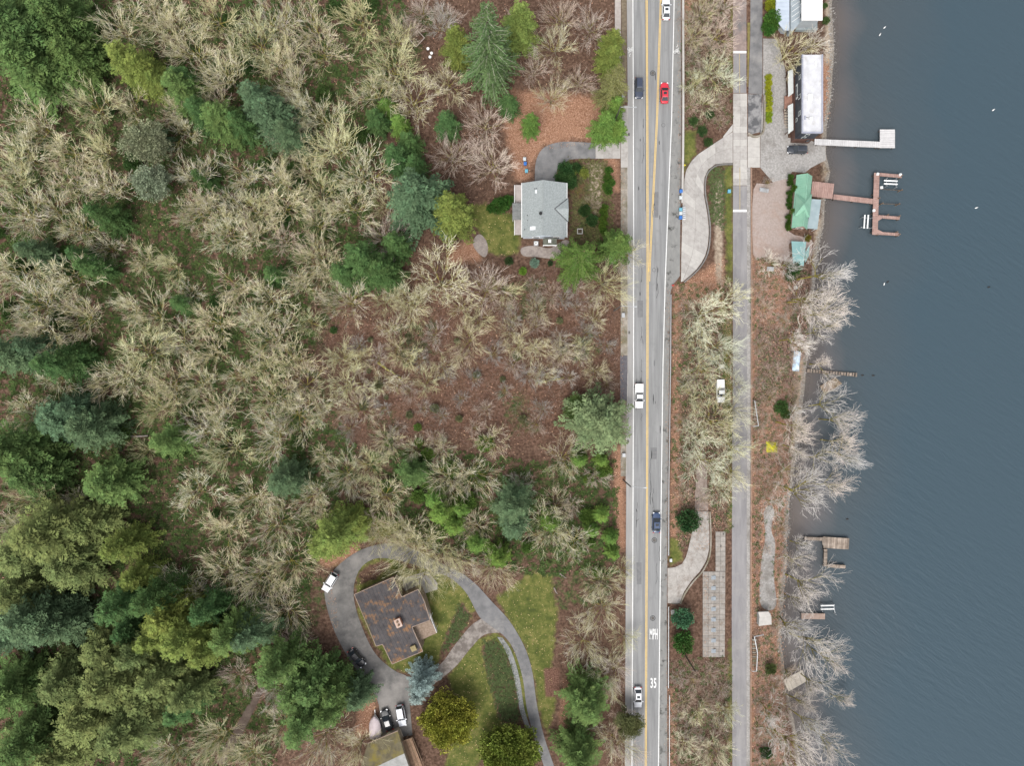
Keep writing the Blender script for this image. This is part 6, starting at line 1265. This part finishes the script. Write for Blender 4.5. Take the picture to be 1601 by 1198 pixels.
for i in range(7): plant('columnar_shrub', COL[i % 2], 945-(i % 2)*2-i*.3, 325+i*6.2, 6, (.07, .12, .02), 'columnar green cypress in the lower garden row', 'shrub', 'lower row of columnar cypresses', hz=.7)
for i, y in enumerate((277, 286, 295, 303, 312, 322, 331, 340, 349, 356)): plant('columnar_shrub', COL[i % 2], (1241 if i in (2, 6) else 1235.5)-i*.35, y, 5.2, (.075, .14, .02) if i in (2, 6) else (.035, .07, .012), 'tall bright columnar cypress at the cottage wall' if i in (2, 6) else 'low dark clipped cypress along the cottage wall', 'shrub', 'tall cypresses at the cottage' if i in (2, 6) else 'clipped cypresses along the cottage', hz=.9 if i in (2, 6) else .45)
for i in range(9): plant('hedge_bush', SHRUB[i % 3], 1201+random.uniform(-1, 1)+i*.2, 121+i*8.3, 6.6, (.27, .29, .02) if i < 7 else (.17, .25, .02), 'bright yellow hedge bush in the row beside the yard', 'shrub', 'yellow hedge bushes beside the yard')
shrubs('1208,30,16 1203,45,13 1212,40,10', (.045, .11, .02), 'green bush below the yellow one beside the metal roofed garage', 'green bushes beside the garage'); shrubs('1204,8,12', (.2, .23, .02), 'yellow green bush above the green ones beside the garage')
shrubs('1240,420,14 1236,432,9', (.035, .075, .02), 'green bush under the bare trees below the teal shed', 'green bushes below the teal shed'); shrubs('1222,636,13 1228,648,9', (.05, .09, .025), 'green bush below the raft on the shore', 'green bushes near the raft'); shrubs('1262,373,7', (.14, .12, .02), 'olive bush at the foot of the cottage'); shrubs('1198,1178,11', (.03, .07, .02), 'dark green bush near the lower shore trees'); shrubs('1205,1045,11', (.07, .09, .03), 'olive green bush beside the long stairway')
shrubs('1290,8,5 1291,32,7', (.06, .10, .03), 'green bush at the water side of the white lake house', 'bushes at the white lake house')
shrubs('1085,190,8 1098,205,9 1107,222,9 1110,180,8', (.04, .075, .025), 'dark green bush on the bank beside the winding drive', 'bushes beside the winding drive')
rs_ = random.Random(5); lowp = []
for zone_, n, colr, lab, grp in ((((0, 0), (620, 0), (560, 420), (420, 880), (0, 640)), 60, (.045, .082, .024), 'low evergreen bush under the bare trees of the hillside', 'low evergreen bushes under the hillside trees'), (((600, 650), (960, 700), (960, 900), (700, 850), (560, 800)), 34, (.085, .14, .03), 'low bright green bush below the bramble clearing', 'low bright bushes below the clearing'), (((560, 480), (700, 430), (960, 430), (965, 640), (870, 690), (560, 700)), 22, (.12, .125, .06), 'low olive bush in the bramble clearing', 'low olive bushes in the clearing')):
    k = 0
    while k < n:
        x, y = rs_.uniform(0, 960), rs_.uniform(0, 900)
        if not inpoly(np.array([x]), np.array([y]), zone_)[0] or any(inpoly(np.array([x]), np.array([y]), e_)[0] for e_ in EXCL): continue
        plant('low_bush', SHRUB[k % 3], x, y, rs_.uniform(4, 10) if 'olive bush' in lab else rs_.uniform(7, 17), colr, lab, 'shrub', grp); k += 1

# ---------------------------------------------------------------- undergrowth nobody could count
def scatter(n, polys, seed, jit=0, hard=True):
    rs = np.random.RandomState(seed); out = []
    allx = [q[0] for p_ in polys for q in p_]; ally = [q[1] for p_ in polys for q in p_]
    while len(out) == 0 or sum(len(o) for o in out) < n:
        x = rs.uniform(min(allx), max(allx), n); y = rs.uniform(min(ally), max(ally), n); ok = np.zeros(n, bool)
        for p_ in polys: ok |= inpoly(x, y, p_)
        for e_ in (EXCL if hard else []): ok &= ~inpoly(x, y, e_)
        out.append(np.stack([x[ok], y[ok]], 1))
    P = np.concatenate(out)[:n]+rs.normal(0, 1, (n, 2))*jit; z = np.zeros(n)
    for _ in range(5):
        s = K*(CAMH-z)/CAMH; X = (P[:, 0]-CX)*s; Y = -(P[:, 1]-CY)*s; z = T(X, Y)
    return np.stack([X, Y, z], 1), rs
def stuff(name, me, color, label, cat):
    o = link(name, me); o.color = (*color, 1); tag(o, label, cat, kind='stuff'); return o
forest = [(-60, -60), (958, -60), (958, 150), (800, 140), (770, 320), (720, 330), (690, 410), (960, 440), (966, 900), (840, 900), (700, 880), (540, 850), (490, 920), (500, 1000), (560, 1090), (560, 1260), (-60, 1260)]
clear = [(480, 400), (700, 420), (960, 425), (968, 640), (870, 690), (560, 700), (500, 560)]
bank = [(1053, 446), (1143, 440), (1143, 830), (1112, 830), (1060, 860), (1050, 800)]
bank2 = [(1048, 1030), (1142, 1030), (1142, 1260), (1048, 1260)]; bank0 = [(1068, -40), (1142, -40), (1142, 195), (1068, 200)]
shorez = [(1178, 400), (1262, 420), (1262, 520), (1245, 640), (1232, 740), (1224, 850), (1216, 1000), (1235, 1190), (1240, 1260), (1177, 1260)]
def canes(name, n, polys, seed, color, label, ln=(.5, 1.4), r=.02, cat='brambles', lift=.35):
    P, rs = scatter(n, polys, seed); a = rs.rand(n)*6.283; L_ = rs.uniform(*ln, n); up_ = rs.uniform(.1, 1, n)*lift*L_/ln[1]*2
    d = np.stack([np.cos(a), np.sin(a), np.zeros(n)], 1); p0 = P-np.array([0, 0, .05]); p1 = P+d*(L_*.5)[:, None]; p1[:, 2] += up_; a2 = a+rs.normal(0, .7, n); d2 = np.stack([np.cos(a2), np.sin(a2), np.zeros(n)], 1); p2 = p1+d2*(L_*.5)[:, None]; p2[:, 2] -= up_*rs.uniform(-.6, .8, n)
    r0 = np.full(n, r); V, F = tubes(np.concatenate([p0, p1]), np.concatenate([p1, p2]), np.concatenate([r0, r0*.8]), np.concatenate([r0*.8, r0*.5]), 3); v = rs.rand(n)
    return stuff(name, np_mesh(name, V, F, twigm, False, {'v': ('FACE', np.tile(np.concatenate([v, v]), 3))}), color, label, cat)
canes('brambles', 15000, [clear], 101, (.20, .125, .095), 'red brown brambles filling the hillside clearing'); canes('brush', 14000, [forest], 102, (.27, .19, .14), 'brown brushwood on the floor of the hillside wood', cat='brush')
canes('brush', 14000, [bank, bank2, bank0], 103, (.33, .25, .19), 'brown brush on the bank between road and trail', cat='brush'); canes('brush', 15000, [shorez], 104, (.36, .26, .21), 'red brown brush between trail and lake', cat='brush')
canes('clearing_shoots', 2400, [clear], 105, (.30, .235, .195), 'pale upright shoots over the brambles of the clearing', ln=(.8, 2.4), r=.017, lift=1.2, cat='shoots')
def ferns(name, n, polys, seed, color, label, size=(.35, .8), cat='ferns', fr=6):
    P, rs = scatter(n, polys, seed, 0 if cat == 'ferns' else 2.5); C = []; U = []; Vv = []; vv = []
    s = rs.uniform(*size, n); br = rs.rand(n); a0 = rs.rand(n)*6.28
    for k in range(fr):
        a = a0+6.283*k/fr+rs.normal(0, .2, n); d = np.stack([np.cos(a), np.sin(a), rs.uniform(.15, .8, n)], 1); sd_ = np.stack([-np.sin(a), np.cos(a), rs.normal(0, .3, n)], 1)
        C.append(P+np.array([0, 0, .02])); U.append(d*s[:, None]); Vv.append(sd_*(s*.17)[:, None]); vv.append(np.clip(br*.6+.4*rs.rand(n), 0, 1))
    V, F = quads_from(np.concatenate(C), np.concatenate(U), np.concatenate(Vv), rs)
    return stuff(name, np_mesh(name, V, F, leafm, False, {'v': ('FACE', np.concatenate(vv))}), color, label, cat)
fz = [[(-60, -60), (640, -60), (600, 250), (560, 440), (440, 600), (560, 700), (500, 850), (420, 1260), (-60, 1260)], [(600, 690), (820, 720), (966, 720), (966, 900), (840, 900), (700, 870), (620, 840)]]
ferns('ferns', 24000, fz, 111, (.055, .085, .026), 'green ferns and ivy under the hillside wood'); ferns('ivy', 2600, [[(757, 1003), (785, 1006), (800, 1040), (813, 1125), (785, 1130), (762, 1060)], [(690, 1020), (720, 945), (735, 965), (715, 1000)], [(1106, 264), (1131, 262), (1132, 360), (1112, 345)]], 112, (.075, .10, .04), 'dark ivy covering the planting beds', (.2, .4), 'ivy', 5)
ferns('bank_ivy', 3500, [bank, bank2, bank0, shorez], 113, (.06, .095, .03), 'green ivy patches along the banks by the trail', (.25, .55), 'ivy', 5)
ferns('garden_cover', 1800, [[(888, 250), (950, 250), (965, 380), (890, 380)]], 114, (.11, .11, .045), 'olive ground cover in the garden of the grey house', (.2, .4), 'ground cover', 5)
def litter(name, n, polys, seed, color, label, size=(.07, .17), hard=True):
    P, rs = scatter(n, polys, seed, 0, hard); a = rs.rand(n)*6.28; s = rs.uniform(*size, n); d = np.stack([np.cos(a), np.sin(a), rs.normal(0, .25, n)], 1)*s[:, None]*2; sd_ = np.stack([-np.sin(a), np.cos(a), rs.normal(0, .25, n)], 1)*(s*.7)[:, None]
    V, F = quads_from(P+np.array([0, 0, .05 if hard else .16]), d, sd_, rs); return stuff(name, np_mesh(name, V, F, leafm, False, {'v': ('FACE', rs.rand(n))}), color, label, 'fallen leaves')
litter('fallen_leaves', 16000, leafs[:8]+[forest], 121, (.36, .22, .15), 'fallen orange brown leaves on the hillside ground'); litter('fallen_leaves', 9000, leafs[3:]+[bank, shorez], 122, (.40, .24, .16), 'fallen rusty leaves along the banks and the shore')
litter('lawn_leaves', 900, lawns[:2]+lawns[2:4], 123, (.45, .33, .18), 'scattered pale leaves on the house lawns', (.06, .12))
litter('gutter_leaves', 1500, [[(1041, 450), (1047, 450), (1044, 760), (1039, 1190), (1043, 1190), (1040, 760)], [(1059, 0), (1064, 0), (1063, 320), (1060, 320)], [(970, 265), (977, 265), (974, 740), (969, 740)], [(1085, 780), (1108, 780), (1108, 860), (1082, 860)], [(1100, 896), (1108, 896), (1108, 1026), (1100, 1026)], [(508, 900), (520, 900), (530, 980), (520, 985)], [(840, 224), (900, 221), (930, 224), (900, 229), (860, 234)]], 124, (.34, .21, .14), 'stray brown leaves on the road edge, pavement and drives', (.05, .11), hard=False)
# fallen mossy trunks
for q, lab in ((((839, 599), (882, 591)), 'mossy fallen trunk lying in the bramble clearing'), (((590, 567), (628, 592)), 'mossy fallen log with broken end in the wood above the clearing'), (((885, 538), (907, 542)), 'short pale broken log in the clearing'), (((190, 682), (232, 682)), 'pale bare fallen trunk beside the dark conifers'), (((866, 919), (871, 928)), 'short pale log on the lawn edge'), (((875, 897), (885, 904)), 'short cut log lying above the sloping lawn')):
    a_, b_ = Vector(G(*q[0], .2)), Vector(G(*q[1], .28)); e = empty('fallen_log', G(*q[0]), lab, 'log'); m = MB(); n_ = 5; pts = [a_.lerp(b_, i/n_)+Vector((random.uniform(-.08, .08), random.uniform(-.08, .08), random.uniform(-.04, .04))) for i in range(n_+1)]
    rad_ = .3 if (a_-b_).length > 3 else .16
    for i in range(n_): m.cyl(pts[i], pts[i+1], rad_*(1-.1*i), rad_*(1-.1*(i+1)), 7)
    o = m.build('log_stem', barkm if 'mossy' in lab else M['dirt'], e); o.color = (.2, .17, .12, 1)
    if 'fallen' in lab:
        m = MB(); mid = pts[3]
        for k in range(3): m.cyl(pts[1+k], pts[1+k]+Vector((random.uniform(-.8, .8), random.uniform(.5, 1.2)*(-1)**k, .5)), .08, .03, 5)
        o = m.build('branch_stub', barkm, e); o.color = (.25, .22, .16, 1)
# shore stones
P, rs = scatter(1500, [[(1296, -40), (1306, -40), (1308, 80), (1303, 150), (1296, 200), (1288, 200), (1292, 120)], [(1294, 300), (1284, 300), (1274, 390), (1266, 470), (1262, 540), (1268, 560), (1275, 500), (1282, 400)], [(1262, 560), (1256, 560), (1244, 680), (1226, 800), (1218, 960), (1216, 1020), (1224, 1030), (1229, 960), (1233, 850), (1245, 740)]], 131)
base = np.array([[1, 0, 0], [.3, .95, 0], [-.8, .6, 0], [-.8, -.6, 0], [.3, -.95, 0], [.1, .05, .7]]); k = len(P); s = rs.uniform(.07, .3, k)**1.0; a = rs.rand(k)*6.28; ca, sa = np.cos(a), np.sin(a)
V = np.zeros((k, 6, 3)); bx = base[None]*s[:, None, None]*(1+rs.normal(0, .2, (k, 6, 1)))
V[:, :, 0] = bx[:, :, 0]*ca[:, None]-bx[:, :, 1]*sa[:, None]; V[:, :, 1] = bx[:, :, 0]*sa[:, None]+bx[:, :, 1]*ca[:, None]; V[:, :, 2] = bx[:, :, 2]-.05; V += P[:, None]
F = np.concatenate([(np.arange(k)*6)[:, None]+np.array([[i, (i+1) % 5, 5]]) for i in range(5)])
tag(link('shore_stones', np_mesh('shore_stones', V.reshape(-1, 3), F, M['rock'])), 'grey stones along the water edge of the lake', 'stones', kind='stuff')
